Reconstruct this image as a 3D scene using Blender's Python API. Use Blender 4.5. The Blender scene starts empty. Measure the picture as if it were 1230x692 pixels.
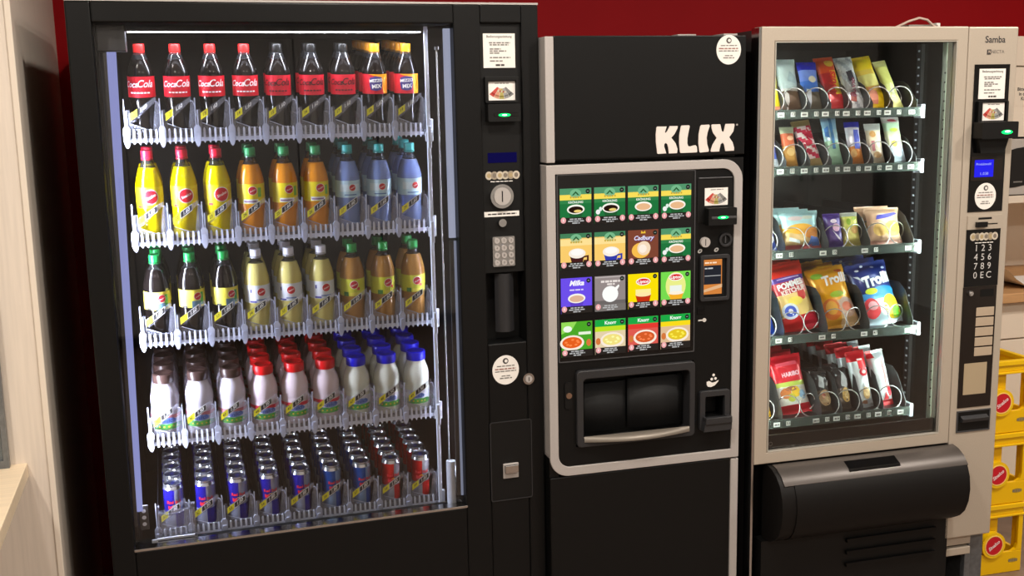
import bpy, math, random
from mathutils import Vector, Matrix
random.seed(7)
C = bpy.context.scene.collection
PI = math.pi

# ------------------------------------------------------------------ materials
def lin(c):
    return tuple(((x/255)/12.92 if x/255 <= .04045 else ((x/255+.055)/1.055)**2.4) for x in c)
MATS = {}
def principled(name, col, rough=.5, metal=0, coat=0, spec=.5, bump=0, scale=40, vary=0, emit=0, ecol=None, stretch=None):
    if name in MATS: return MATS[name]
    m = bpy.data.materials.new(name); m.use_nodes = True
    nt = m.node_tree; b = nt.nodes['Principled BSDF']
    c = lin(col)+(1,)
    b.inputs['Base Color'].default_value = c
    b.inputs['Roughness'].default_value = rough
    b.inputs['Metallic'].default_value = metal
    b.inputs['Coat Weight'].default_value = coat
    b.inputs['Coat Roughness'].default_value = .08
    b.inputs['Specular IOR Level'].default_value = spec
    if emit:
        b.inputs['Emission Color'].default_value = lin(ecol or col)+(1,)
        b.inputs['Emission Strength'].default_value = emit
    if bump or vary:
        tc = nt.nodes.new('ShaderNodeTexCoord'); n = nt.nodes.new('ShaderNodeTexNoise')
        n.inputs['Scale'].default_value = scale; n.inputs['Detail'].default_value = 4
        src = tc.outputs['Object']
        if stretch:
            mp = nt.nodes.new('ShaderNodeMapping'); mp.inputs['Scale'].default_value = stretch
            nt.links.new(src, mp.inputs['Vector']); src = mp.outputs['Vector']
        nt.links.new(src, n.inputs['Vector'])
        if vary:
            r = nt.nodes.new('ShaderNodeValToRGB')
            r.color_ramp.elements[0].color = tuple(x*(1-vary) for x in c[:3])+(1,)
            r.color_ramp.elements[1].color = tuple(min(1, x*(1+vary)) for x in c[:3])+(1,)
            r.color_ramp.elements[0].position = .3; r.color_ramp.elements[1].position = .7
            nt.links.new(n.outputs['Fac'], r.inputs['Fac']); nt.links.new(r.outputs['Color'], b.inputs['Base Color'])
        if bump:
            bp = nt.nodes.new('ShaderNodeBump'); bp.inputs['Strength'].default_value = bump; bp.inputs['Distance'].default_value = .002
            nt.links.new(n.outputs['Fac'], bp.inputs['Height']); nt.links.new(bp.outputs['Normal'], b.inputs['Normal'])
    MATS[name] = m; return m

def clear(name, col=(235, 240, 255), opaque=.2, rough=.08, ior=1.45, tint=(255, 255, 255)):
    """see-through plastic or glass: tinted transparency, a little milky body and a fresnel reflection"""
    if name in MATS: return MATS[name]
    m = bpy.data.materials.new(name); m.use_nodes = True
    nt = m.node_tree; nt.nodes.remove(nt.nodes['Principled BSDF']); out = nt.nodes['Material Output']
    tr = nt.nodes.new('ShaderNodeBsdfTransparent'); tr.inputs[0].default_value = lin(tint)+(1,)
    df = nt.nodes.new('ShaderNodeBsdfDiffuse'); df.inputs[0].default_value = lin(col)+(1,)
    gl = nt.nodes.new('ShaderNodeBsdfGlossy'); gl.inputs['Roughness'].default_value = rough
    fr = nt.nodes.new('ShaderNodeFresnel'); fr.inputs['IOR'].default_value = ior
    a = nt.nodes.new('ShaderNodeMixShader'); a.inputs[0].default_value = opaque
    b = nt.nodes.new('ShaderNodeMixShader')
    L = nt.links.new
    L(tr.outputs[0], a.inputs[1]); L(df.outputs[0], a.inputs[2])
    L(fr.outputs[0], b.inputs[0]); L(a.outputs[0], b.inputs[1]); L(gl.outputs[0], b.inputs[2])
    L(b.outputs[0], out.inputs[0]); MATS[name] = m; return m

def drink(name, col, trans=.5, rough=.1, noise=0):
    """coloured drink in a clear bottle: light passes softly through, glossy skin"""
    if name in MATS: return MATS[name]
    m = bpy.data.materials.new(name); m.use_nodes = True
    nt = m.node_tree; nt.nodes.remove(nt.nodes['Principled BSDF']); out = nt.nodes['Material Output']
    df = nt.nodes.new('ShaderNodeBsdfDiffuse'); df.inputs[0].default_value = lin(col)+(1,)
    tl = nt.nodes.new('ShaderNodeBsdfTranslucent'); tl.inputs[0].default_value = lin(col)+(1,)
    gl = nt.nodes.new('ShaderNodeBsdfGlossy'); gl.inputs['Roughness'].default_value = rough
    fr = nt.nodes.new('ShaderNodeFresnel'); fr.inputs['IOR'].default_value = 1.5
    a = nt.nodes.new('ShaderNodeMixShader'); a.inputs[0].default_value = trans
    b = nt.nodes.new('ShaderNodeMixShader'); L = nt.links.new
    L(df.outputs[0], a.inputs[1]); L(tl.outputs[0], a.inputs[2])
    L(fr.outputs[0], b.inputs[0]); L(a.outputs[0], b.inputs[1]); L(gl.outputs[0], b.inputs[2])
    L(b.outputs[0], out.inputs[0]); MATS[name] = m; return m

def glow(name, col, strength):
    if name in MATS: return MATS[name]
    m = bpy.data.materials.new(name); m.use_nodes = True
    nt = m.node_tree; nt.nodes.remove(nt.nodes['Principled BSDF'])
    e = nt.nodes.new('ShaderNodeEmission'); e.inputs[0].default_value = lin(col)+(1,); e.inputs[1].default_value = strength
    nt.links.new(e.outputs[0], nt.nodes['Material Output'].inputs[0]); MATS[name] = m; return m

def ink(col):                       # printed colour
    return principled('print_%d_%d_%d' % col, col, .45)
def lit(col, s=1.0):                # backlit print
    return glow('backlit_%d_%d_%d_%d' % (col+(int(s*100),)), col, s)

BLACK = principled('black_lacquer', (13, 13, 13), .38, 0, 0, .24, .03, 300)
DEEP = principled('black_plastic', (12, 12, 12), .45, spec=.3)
GLOSSY = principled('gloss_black', (10, 10, 11), .12, spec=.5)
LINING = principled('cooler_lining', (34, 34, 36), .5, spec=.35)
SILVER = principled('silver_trim', (176, 170, 166), .5, .15, bump=.03, scale=200, vary=.03)
CHAMP = principled('champagne_metal', (186, 174, 158), .42, .25, bump=.03, scale=250, vary=.03)
CHROME = principled('chrome', (200, 200, 200), .18, 1)
STEEL = principled('galvanised_steel', (120, 124, 128), .4, .7, vary=.15, scale=60)
GREYPL = principled('grey_plastic', (64, 64, 66), .4)
DARKGREY = principled('dark_grey_plastic', (40, 40, 42), .4)
WHITEP = principled('white_paper', (232, 228, 222), .7)
WHITEPL = principled('white_plastic', (225, 228, 240), .35)
GLASS = clear('door_glass', opaque=0.0, rough=.01, ior=1.45)
CLEAR = clear('clear_plastic', (214, 220, 244), .13, .06, 1.5)
CLEARB = clear('frosted_plastic', (222, 228, 250), .5, .1, 1.5)
CLEARD = clear('clear_divider', (150, 156, 180), .22, .15)
NECK = clear('clear_bottle', (120, 120, 125), .10, .05, 1.5, (215, 218, 222))

# ------------------------------------------------------------------ mesh builder
TEXT = {}
def text_geo(s, bold=0.0, shear=0.0):
    k = (s, bold, shear)
    if k in TEXT: return TEXT[k]
    cu = bpy.data.curves.new('t', 'FONT'); cu.body = s; cu.size = 1; cu.shear = shear; cu.offset = bold
    cu.resolution_u = 3; cu.align_x = 'CENTER'; cu.align_y = 'CENTER'
    o = bpy.data.objects.new('t', cu); C.objects.link(o)
    dg = bpy.context.evaluated_depsgraph_get()
    me = bpy.data.meshes.new_from_object(o.evaluated_get(dg))
    r = ([(v.co.x, v.co.y) for v in me.vertices], [tuple(p.vertices) for p in me.polygons])
    bpy.data.objects.remove(o); bpy.data.curves.remove(cu); bpy.data.meshes.remove(me)
    TEXT[k] = r; return r

def rrect(x0, x1, z0, z1, r, n=5):
    """rounded rectangle, counter-clockwise from bottom left; r a number or (bl, br, tr, tl)"""
    if not isinstance(r, tuple): r = (r,)*4
    pts = []
    for (cx, cz, sx, sz, a0, q) in ((x0, z0, 1, 1, PI, r[0]), (x1, z0, -1, 1, 1.5*PI, r[1]), (x1, z1, -1, -1, 0, r[2]), (x0, z1, 1, -1, .5*PI, r[3])):
        for i in range(n+1):
            a = a0+i/n*PI/2
            pts.append((cx+sx*q+q*math.cos(a), cz+sz*q+q*math.sin(a)))
    return pts
def disc(x, z, rx, rz=None, n=24, rot=0):
    rz = rz or rx
    return [(x+rx*math.cos(2*PI*i/n)*math.cos(rot)-rz*math.sin(2*PI*i/n)*math.sin(rot),
             z+rx*math.cos(2*PI*i/n)*math.sin(rot)+rz*math.sin(2*PI*i/n)*math.cos(rot)) for i in range(n)]
def rect(x0, x1, z0, z1): return [(x0, z0), (x1, z0), (x1, z1), (x0, z1)]

class MB:
    def __init__(s): s.v = []; s.f = []; s.m = []; s.sm = []; s.mats = []; s.xf = None
    def mi(s, m):
        if m not in s.mats: s.mats.append(m)
        return s.mats.index(m)
    def add(s, vs, fs, m, smooth=False):
        b = len(s.v)
        s.v += [tuple(s.xf @ Vector(v)) if s.xf else tuple(v) for v in vs]
        i = s.mi(m)
        for f in fs: s.f.append(tuple(b+k for k in f)); s.m.append(i); s.sm.append(smooth)
        return s
    def box(s, x0, x1, y0, y1, z0, z1, m):
        v = [(x, y, z) for z in (z0, z1) for y in (y0, y1) for x in (x0, x1)]
        return s.add(v, [(0, 2, 3, 1), (4, 5, 7, 6), (0, 1, 5, 4), (2, 6, 7, 3), (0, 4, 6, 2), (1, 3, 7, 5)], m)
    def prism(s, poly, y0, y1, m, smooth=False):
        """outline in x,z pushed from y0 (front) to y1"""
        n = len(poly)
        v = [(x, y0, z) for x, z in poly]+[(x, y1, z) for x, z in poly]
        s.add(v, [tuple(range(n)), tuple(range(2*n-1, n-1, -1))], m)
        s.add(v, [(i, i+n, (i+1) % n+n, (i+1) % n) for i in range(n)], m, smooth)
        return s
    def prism_x(s, poly, x0, x1, m, smooth=False):
        """outline in y,z pushed along x"""
        n = len(poly)
        v = [(x0, y, z) for y, z in poly]+[(x1, y, z) for y, z in poly]
        s.add(v, [tuple(range(n)), tuple(range(2*n-1, n-1, -1))], m)
        s.add(v, [(i, i+n, (i+1) % n+n, (i+1) % n) for i in range(n)], m, smooth)
        return s
    def ring(s, a, b, y0, y1, m):
        """frame between outline a and inner outline b (same count), y0 front to y1"""
        n = len(a)
        v = [(x, y0, z) for x, z in a]+[(x, y0, z) for x, z in b]+[(x, y1, z) for x, z in a]+[(x, y1, z) for x, z in b]
        f = []
        for i in range(n):
            j = (i+1) % n
            f += [(i, j, n+j, n+i), (2*n+i, 3*n+i, 3*n+j, 2*n+j), (i, 2*n+i, 2*n+j, j), (n+i, n+j, 3*n+j, 3*n+i)]
        return s.add(v, f, m)
    def flat(s, poly, y, m, mp=None):
        v = [(mp(x, z, y) if mp else (x, y, z)) for x, z in poly]
        return s.add(v, [tuple(range(len(poly)))], m)
    def text(s, st, x, z, size, y, m, mp=None, bold=0, shear=0, rot=0, sx=1):
        vs, fs = text_geo(st, bold, shear); c, d = math.cos(rot), math.sin(rot)
        o = []
        for a, b in vs:
            a, b = a*size*sx, b*size
            a, b = a*c-b*d+x, a*d+b*c+z
            o.append(mp(a, b, y) if mp else (a, y, b))
        return s.add(o, fs, m)
    def lathe(s, prof, m, n=28, cx=0, cy=0, smooth=True, cap=True):
        """prof: list of (r, z) or (r, z, material) from the bottom up"""
        runs = []
        for i in range(len(prof)-1):
            p, q = prof[i], prof[i+1]
            mm = p[2] if len(p) > 2 else m
            ang = math.atan2(q[1]-p[1], q[0]-p[0])
            if runs and runs[-1][0] == mm and abs((ang-runs[-1][2]+PI) % (2*PI)-PI) < .7: runs[-1][1].append(q); runs[-1][2] = ang
            else: runs.append([mm, [p, q], ang])
        for mm, pts, _ in runs:
            v = [(cx+p[0]*math.sin(2*PI*k/n), cy-p[0]*math.cos(2*PI*k/n), p[1]) for p in pts for k in range(n)]
            f = [(i*n+k, i*n+(k+1) % n, (i+1)*n+(k+1) % n, (i+1)*n+k) for i in range(len(pts)-1) for k in range(n)]
            s.add(v, f, mm, smooth)
        return s
    def tube(s, pts, r, m, n=6, closed=False):
        pts = [Vector(p) for p in pts]; N = len(pts); v = []
        up = Vector((0, 0, 1)); last = None
        for i, p in enumerate(pts):
            t = (pts[(i+1) % N if closed else min(i+1, N-1)]-pts[i-1 if (closed or i) else 0]).normalized()
            if last is None:
                a = t.cross(up)
                if a.length < 1e-3: a = t.cross(Vector((1, 0, 0)))
            else: a = last-t*last.dot(t)
            a.normalize(); last = a; b = t.cross(a)
            v += [tuple(p+(a*math.cos(2*PI*k/n)+b*math.sin(2*PI*k/n))*r) for k in range(n)]
        M = N if closed else N-1
        f = [(i*n+k, i*n+(k+1) % n, ((i+1) % N)*n+(k+1) % n, ((i+1) % N)*n+k) for i in range(M) for k in range(n)]
        if not closed: f += [tuple(range(n-1, -1, -1)), tuple(range((N-1)*n, N*n))]
        return s.add(v, f, m, True)
    def mesh(s, name):
        me = bpy.data.meshes.new(name); me.from_pydata(s.v, [], s.f)
        for m in s.mats: me.materials.append(m)
        me.polygons.foreach_set('material_index', s.m); me.polygons.foreach_set('use_smooth', s.sm)
        me.update(); return me
    def build(s, name, parent=None, bevel=0, label=None):
        me = s.mesh(name)
        import bmesh
        bm = bmesh.new(); bm.from_mesh(me); bmesh.ops.recalc_face_normals(bm, faces=bm.faces); bm.to_mesh(me); bm.free()
        o = bpy.data.objects.new(name, me); C.objects.link(o)
        if parent: o.parent = parent
        if bevel:
            b = o.modifiers.new('b', 'BEVEL'); b.width = bevel; b.segments = 2; b.limit_method = 'ANGLE'; b.angle_limit = .7; b.harden_normals = False
        if label: o['label'] = label
        return o

def tag(o, label, cat, group=None, kind=None):
    if label: o['label'] = label
    if cat: o['category'] = cat
    if group: o['group'] = group
    if kind: o['kind'] = kind
    return o
def empty(name, mat, label, cat, group=None):
    o = bpy.data.objects.new(name, None); C.objects.link(o); o.matrix_world = mat; o.empty_display_size = .1
    return tag(o, label, cat, group)
def struct(o): o['kind'] = 'structure'; return o
def part(name, me, parent):
    o = bpy.data.objects.new(name, me); C.objects.link(o); o.parent = parent; return o
def lines(b, x0, x1, z, h, y, m, gaps=0):
    """one line of print too fine to read"""
    x = x0
    while x < x1-.001:
        w = min(random.uniform(.006, .016), x1-x); b.flat(rect(x, x+w, z-h/2, z+h/2), y, m); x += w+.0022

# ------------------------------------------------------------------ frames of reference (front left bottom corner of each machine)
FM = Matrix.Translation((-.215, 2.784, 0))
FK = Matrix.Translation((.967, 2.746, 0)) @ Matrix.Rotation(-.03921, 4, 'Z')
FB = Matrix.Translation((1.602, 2.710, 0)) @ Matrix.Rotation(-.04607, 4, 'Z')

# ------------------------------------------------------------------ camera
cam = bpy.data.cameras.new('camera'); cam.sensor_width = 36; cam.lens = 37.522; cam.sensor_fit = 'HORIZONTAL'; cam.clip_start = .05
co = bpy.data.objects.new('camera', cam); C.objects.link(co)
yaw, pit, rol = 0.30501518, 0.16774359, -0.02036303
fw = Vector((math.sin(yaw)*math.cos(pit), math.cos(yaw)*math.cos(pit), -math.sin(pit)))
r0 = Vector((math.cos(yaw), -math.sin(yaw), 0)); u0 = r0.cross(fw)
rr = r0*math.cos(rol)+u0*math.sin(rol); uu = -r0*math.sin(rol)+u0*math.cos(rol)
co.matrix_world = Matrix(((rr.x, uu.x, -fw.x, 0), (rr.y, uu.y, -fw.y, 0), (rr.z, uu.z, -fw.z, 1.62), (0, 0, 0, 1)))
bpy.context.scene.camera = co

# ================================================================== room
RED = principled('red_wall_paint', (146, 0, 10), .6, spec=.15, vary=.03, scale=6, bump=.05)
BEIGE = principled('beige_laminate', (218, 206, 192), .5, vary=.05, scale=9, stretch=(14, 14, .6), bump=.03)
BAND = principled('edge_band', (222, 210, 194), .5)
CREAM = principled('cream_wall', (190, 184, 176), .7, vary=.03, scale=5)
FLOORM = principled('brown_floor_tile', (120, 100, 86), .4, vary=.18, scale=14, bump=.1)
CEIL = principled('ceiling_white', (225, 220, 210), .8)
struct(MB().box(-2.6, 5.2, -2.6, 4.3, -.1, 0, FLOORM).build('floor'))
struct(MB().box(-2.6, 5.2, -2.6, 4.3, 2.75, 2.85, CEIL).build('ceiling'))
w = MB(); w.xf = FB; w.box(-4.6, 4.2, 1.08, 1.2, 0, 2.75, RED); struct(w.build('wall_back'))
struct(MB().box(-1.7, -.333, 2.8, 4.05, 0, 2.75, BEIGE).build('wall_left'))
struct(MB().box(-.347, -.3325, 2.796, 2.8, 0, 2.75, BAND).build('trim_1', None, .002))
struct(MB().box(-2.7, -2.6, -2.6, 4.3, 0, 2.75, CREAM).build('wall_far_left'))
struct(MB().box(5.2, 5.3, -2.6, 4.3, 0, 2.75, CREAM).build('wall_right'))
struct(MB().box(-2.6, 5.2, -2.7, -2.6, 0, 2.75, CREAM).build('wall_front'))

# counter board and glass screen by the beige wall
WOODL = principled('pale_wood', (228, 208, 178), .45, vary=.06, scale=8, stretch=(1, 12, 12))
o = MB().box(-1.3, -.393, 1.9, 2.8, .735, .771, WOODL).build('counter_shelf', None, .002)
tag(o, 'pale wooden counter board fixed to the beige panel wall', 'counter')
e = empty('glass_screen', Matrix.Translation((-.43, 2.775, .771)), 'grey glass screen standing on the pale wooden counter board', 'screen')
MB().box(-.62, -.0115, 0, .012, .02, .75, clear('grey_glass', (120, 130, 135), .55, .05)).build('pane', e)
MB().box(-.62, 0, -.004, .016, 0, .02, STEEL).box(-.0115, 0, -.004, .016, .02, .75, STEEL).build('edge_frame', e)

# ceiling lamps of the room
LAMPS = [(-1.0, 1.3), (.55, 1.75), (2.0, 1.5), (3.4, 1.7), (-.6, -.6), (1.6, -.6), (3.4, -.6)]
LAMPM = glow('lamp_diffuser', (255, 214, 168), 30)
words_ = ['first', 'second', 'third', 'fourth', 'fifth', 'sixth', 'seventh', 'eighth', 'ninth']
for i, (x, y) in enumerate(LAMPS):
    e = empty('ceiling_light', Matrix.Translation((x, y, 2.75)), 'round recessed ceiling lamp in the white ceiling, %s of seven' % words_[i], 'lamp', 'ceiling lamps')
    MB().lathe([(.062, 0), (.085, 0), (.085, -.012), (.062, -.012), (.062, 0)], SILVER).build('rim', e)
    l = bpy.data.lights.new('lamp_bulb', 'AREA'); l.shape = 'DISK'; l.size = .12; l.energy = 33; l.color = lin((255, 246, 235))
    lo = bpy.data.objects.new('bulb', l); C.objects.link(lo); lo.parent = e; lo.location = (0, 0, -.008)

# kitchen cupboards behind the camera: seen only as reflections in the glass doors
CUP = principled('cupboard_front', (196, 194, 190), .45)
for k in range(6):
    e = empty('tall_cupboard', Matrix.Translation((-2+k*1.15, -2.15, 0)), 'tall pale cupboard on the far side of the room, %s of six along it' % words_[k], 'cupboard', 'tall cupboards')
    MB().box(0, 1.14, -.44, .0, .08, 2.2, CUP).box(.02, 1.12, -.42, -.03, 0, .08, DARKGREY).build('carcass', e)
    for s in (0, 1):
        d = MB().box(.003+s*.572, .565+s*.572, 0, .02, .1, 2.19, CUP).build('door', e, .002)
        MB().box(.50+s*.10, .515+s*.10, .02, .045, 1.0, 1.2, CHROME).build('handle', d)

# ================================================================== machine 1: drinks behind glass
E1 = empty('drinks_vending_machine', FM, 'tall black glass-fronted vending machine full of bottles and cans', 'vending machine')
b = MB()
b.box(0, .062, .075, .87, 0, 1.89, BLACK).box(.962, 1.18, .075, .87, 0, 1.89, BLACK).box(.062, .962, .075, .87, 1.86, 1.89, BLACK)
b.box(.062, .962, .075, .87, 0, .455, BLACK).box(.062, .962, .82, .87, .455, 1.86, BLACK)
b.build('cabinet', E1)
b = MB()
b.box(.0622, .066, .08, .82, .46, 1.855, LINING).box(.958, .9618, .08, .82, .46, 1.855, LINING).box(.066, .958, .8, .8195, .46, 1.855, LINING)
b.box(.066, .958, .08, .8, .4555, .46, DEEP).box(.066, .958, .08, .8, 1.852, 1.8595, LINING)
b.build('inner_lining', E1)
b = MB()
b.box(0, .057, 0, .072, .04, 1.889, BLACK).box(.945, 1.018, 0, .072, .04, 1.889, BLACK).box(.057, .945, 0, .072, 1.839, 1.889, BLACK)
b.box(.057, .945, 0, .072, .04, .506, BLACK).box(1.132, 1.18, 0, .072, .04, 1.889, BLACK)
b.box(1.018, 1.132, 0, .072, 1.841, 1.889, BLACK).box(1.018, 1.132, 0, .072, .04, .972, BLACK)
b.build('door_frame', E1, .004)
MB().box(.057, .945, .028, .034, .512, 1.839, GLASS).build('glass_pane', E1)
MB().box(.055, .947, -.003, .028, .506, .513, CHROME).build('bottom_trim', E1, .001, 'bright metal strip under the glass')
MB().box(0, 1.18, -.001, .03, 1.889, 1.894, SILVER).build('top_edge_glint', E1)  # thin silver box standing in for light caught by the top bevel
# light strips inside the door
COOL = glow('cool_strip_light', (228, 234, 255), 130)
DIFF = glow('strip_diffuser_glow', (150, 156, 216), .85)
DIFR = glow('strip_diffuser_pale', (176, 182, 208), .7)
for k in (0, 1):      # lamp housing with the lit face turned inwards
    b = MB()
    if k == 0:
        b.prism([(.0665, .60), (.0745, .60), (.0945, 1.765), (.0865, 1.765)], .045, .076, DARKGREY)
        b.add([(.0749, .0455, .61), (.0749, .075, .61), (.0943, .075, 1.755), (.0943, .0455, 1.755)], [(0, 1, 2, 3)], COOL)
    else:
        b.box(.948, .957, .045, .076, .56, 1.83, DARKGREY)
        b.add([(.9476, .0455, .57), (.9476, .0455, 1.82), (.9476, .075, 1.82), (.9476, .075, .57)], [(0, 1, 2, 3)], COOL)
    b.build('light_strip', E1)
MB().prism([(.0665, .60), (.0815, .60), (.106, 1.772), (.084, 1.772)], .038, .0445, DIFF).build('strip_diffuser', E1, .002)
MB().box(.926, .948, .038, .0445, 1.27, 1.83, DIFR).build('strip_diffuser', E1, .002)
MB().box(.938, .951, .0355, .038, .53, 1.262, glow('strip_diffuser_dim', (176, 182, 208), .42)).build('strip_diffuser', E1, .002)
MB().box(.927, .957, .0385, .0445, .53, 1.262, DARKGREY).box(.9485, .957, .0385, .0445, 1.27, 1.83, DARKGREY).build('strip_housing', E1)
MB().box(.132, .872, .055, .093, 1.8222, 1.8245, GREYPL).add([(.134, .058, 1.8216), (.134, .086, 1.8216), (.870, .086, 1.8216), (.870, .058, 1.8216)], [(0, 1, 2, 3)], glow('top_strip_light', (232, 236, 250), 50)).build('light_strip', E1)
MB().box(.062, .13, .06, .13, 1.775, 1.838, GREYPL).build('lamp_housing', E1, .003)
MB().prism([(.058, .56), (.0665, .56), (.084, 1.77), (.076, 1.77)], .037, .0445, GREYPL).build('strip_cover', E1, .002)
WEND = principled('white_rail', (205, 212, 225), .35)
MB().box(.883, .893, .076, .084, .49, 1.838, WEND).build('lift_rail', E1, .001)
MB().tube([(.912, .06, .6), (.912, .06, 1.78)], .0022, principled('cable_grey', (120, 118, 112), .4)).lathe([(.006, 1.776), (.006, 1.784)], GREYPL, 10, .912, .06).build('lift_cable', E1)
MB().lathe([(0, .5), (.013, .5), (.013, .63), (0, .632)], principled('pale_cylinder', (190, 195, 205), .3), 14, .915, .055).build('lift_cylinder', E1)
for z in (1.545, 1.285, 1.03, .765):
    MB().box(.877, .899, .070, .0755, z-.012, z+.014, WEND).box(.882, .893, .066, .0755, z-.03, z+.03, WEND).build('rail_clip', E1, .002)
b = MB()   # parked carriage at the lower corner
b.box(.072, .094, .05, .056, .545, .61, GREYPL)
for z in (.56, .578, .596): b.flat(disc(.083, z, .0055, n=10), .0495, WHITEPL)
b.build('carriage_bracket', E1)
b = MB()
b.tube([(.118, .058, .585), (.14, .05, .578), (.17, .05, .58), (.205, .058, .588)], .0022, CLEAR)
b.box(.116, .212, .060, .062, .512, .586, CLEAR).box(.200, .212, .05, .066, .505, .60, CLEAR).box(.116, .122, .05, .066, .525, .60, CLEAR)
b.build('carriage_cup', E1)
b = MB(); b.box(.112, .212, .04, .046, .513, .518, WHITEPL).box(.207, .213, .04, .046, .500, .518, WHITEPL).box(.098, .113, .04, .046, .504, .516, WHITEPL)
b.build('carriage_arm', E1)
# payment column
b = MB(); b.box(1.018, 1.132, .012, .03, 1.17, 1.841, DEEP)
b.box(1.018, 1.132, .068, .072, .972, 1.17, DEEP)
b.build('payment_panel', E1)
b = MB()
pr = [(1.05+.055*t, .03-.02*math.sin(PI*t)) for t in [i/8 for i in range(9)]]
b.add([(x, y, z) for z in (1.0, 1.165) for x, y in pr], [(i, i+1, i+10, i+9) for i in range(8)], DARKGREY, True)
b.build('note_slot', E1)
PRINT = ink((60, 58, 56)); PALEP = ink((120, 118, 114))
def notice(parent, x0, x1, z0, z1, y, nm='notice'):
    b = MB(); b.box(x0, x1, y-.0012, y, z0, z1, WHITEP); yy = y-.0016; W = x1-x0; H = z1-z0
    b.text('Bedienungsanleitung', (x0+x1)/2, z1-.09*H, W*.098, yy, PRINT, bold=.01)
    for f, a, c in ((.27, .18, .85), (.33, .2, .8), (.45, .2, .55), (.51, .2, .72), (.57, .2, .5), (.70, .2, .85), (.80, .2, .6)):
        lines(b, x0+a*W, x0+c*W, z1-f*H, .0035, yy, PALEP)
    b.text('Name', (x0+x1)/2, z0+.07*H, .0001, yy, PRINT) if False else lines(b, x0+.38*W, x0+.68*W, z0+.08*H, .005, yy, PRINT)
    return b.build(nm, parent)
def card_fan(b, x, z, w, h, y):
    """small picture of a fan of bank notes and coins"""
    b.flat(rect(x-w/2, x+w/2, z-h/2, z+h/2), y, WHITEP)
    cols = [(190, 70, 60), (205, 150, 120), (170, 160, 90), (150, 150, 150), (120, 120, 118)]
    az = z+h*.42
    for i, c in enumerate(cols):
        a0 = -.82+i*.328; a1 = a0+.31; r0_, r1_ = h*.30, h*.86
        b.flat([(x+r0_*math.sin(a0)*1.1, az-r0_*math.cos(a0)), (x+r1_*math.sin(a0)*1.1, az-r1_*math.cos(a0)), (x+r1_*math.sin(a1)*1.1, az-r1_*math.cos(a1)), (x+r0_*math.sin(a1)*1.1, az-r0_*math.cos(a1))], y-.0003, ink(c))
        b.flat([(x+q*math.sin(a)*1.1, az-q*math.cos(a)) for q, a in ((h*.68, a0), (h*.76, a0), (h*.76, a1), (h*.68, a1))], y-.0006, ink(tuple(max(0, v-45) for v in c)))
    for i in range(5):
        b.flat(disc(x-w*.12+i*w*.06, z-.0008*i, h*.06, n=10), y-.0006, ink(((200, 190, 170), (160, 90, 60))[i % 2]))
    lines(b, x-w*.25, x+w*.3, z+h*.4, .002, y-.0004, PALEP)
notice(E1, 1.028, 1.117, 1.725, 1.815, .0118)
b = MB(); b.ring(rrect(1.027, 1.121, 1.632, 1.702, .004), rrect(1.036, 1.114, 1.637, 1.691, .002), -.004, .012, DEEP)
card_fan(b, 1.075, 1.664, .076, .05, .004)
b.prism(rrect(1.029, 1.120, 1.583, 1.630, .004), -.02, .012, DEEP).box(1.045, 1.112, -.0212, -.019, 1.596, 1.606, GLOSSY)
cr = b.build('card_reader', E1, .001)
GREEN = glow('green_light', (20, 230, 100), 2.6)
MB().flat(disc(1.074, 1.600, .017, .0045, 20), -.0215, GREEN).flat(disc(1.074, 1.600, .007, .002, 14), -.0218, glow('green_core', (200, 255, 220), 4)).build('status_light', cr)
MB().box(1.034, 1.116, .0105, .012, 1.472, 1.499, glow('dim_display', (26, 22, 92), .55)).build('display', E1)
def coin_row(b, x0, z, n, step, r, y):
    for i in range(n):
        c = ((188, 178, 160), (150, 138, 120), (196, 186, 168))[i % 3]
        b.flat(disc(x0+i*step, z, r*.9, r, 14), y-.0002*i, ink(c)); b.flat(disc(x0+i*step, z, r*.5, r*.56, 10), y-.0002*i-.0001, ink((120, 110, 98) if i % 2 else (170, 150, 110)))
b = MB(); coin_row(b, 1.036, 1.4375, 6, .0155, .0115, .0116); lines(b, 1.04, 1.105, 1.421, .0022, .0116, WHITEP); b.build('coin_print', E1)
b = MB(); R = [(1.069+.033*math.cos(2*PI*i/28), 1.381+.033*math.sin(2*PI*i/28)) for i in range(28)]
b.prism(R, .0, .012, CHROME, True).prism(disc(1.069, 1.381, .024, n=24), -.004, .0, SILVER, True).box(1.0665, 1.0700, -.0046, -.003, 1.366, 1.396, DEEP)
b.build('coin_slot', E1, .002)
b = MB(); b.box(1.020, 1.120, .0105, .012, 1.325, 1.339, WHITEP); lines(b, 1.03, 1.112, 1.332, .004, .0102, PRINT); b.build('caption_strip', E1)
MB().lathe([(0, .012), (.011, .012), (.011, .002), (.006, 0), (0, 0)], CHROME, 18).build('return_button', E1)
bpy.data.objects['return_button'].matrix_local = Matrix.Translation((1.069, .012, 1.308)) @ Matrix.Rotation(PI/2, 4, 'X')
b = MB(); b.prism(rrect(1.0405, 1.104, 1.187, 1.270, .003), .006, .012, CHROME)
kp = b.build('keypad', E1)
for i in range(4):
    for j in range(3):
        b = MB(); cx, cz = 1.052+j*.0202, 1.259-i*.0203
        b.prism(disc(cx, cz, .0078, n=14), .002, .006, SILVER, True); b.text('123456789*0#'[i*3+j], cx, cz, .009, .0017, PRINT); b.build('key', kp)
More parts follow.
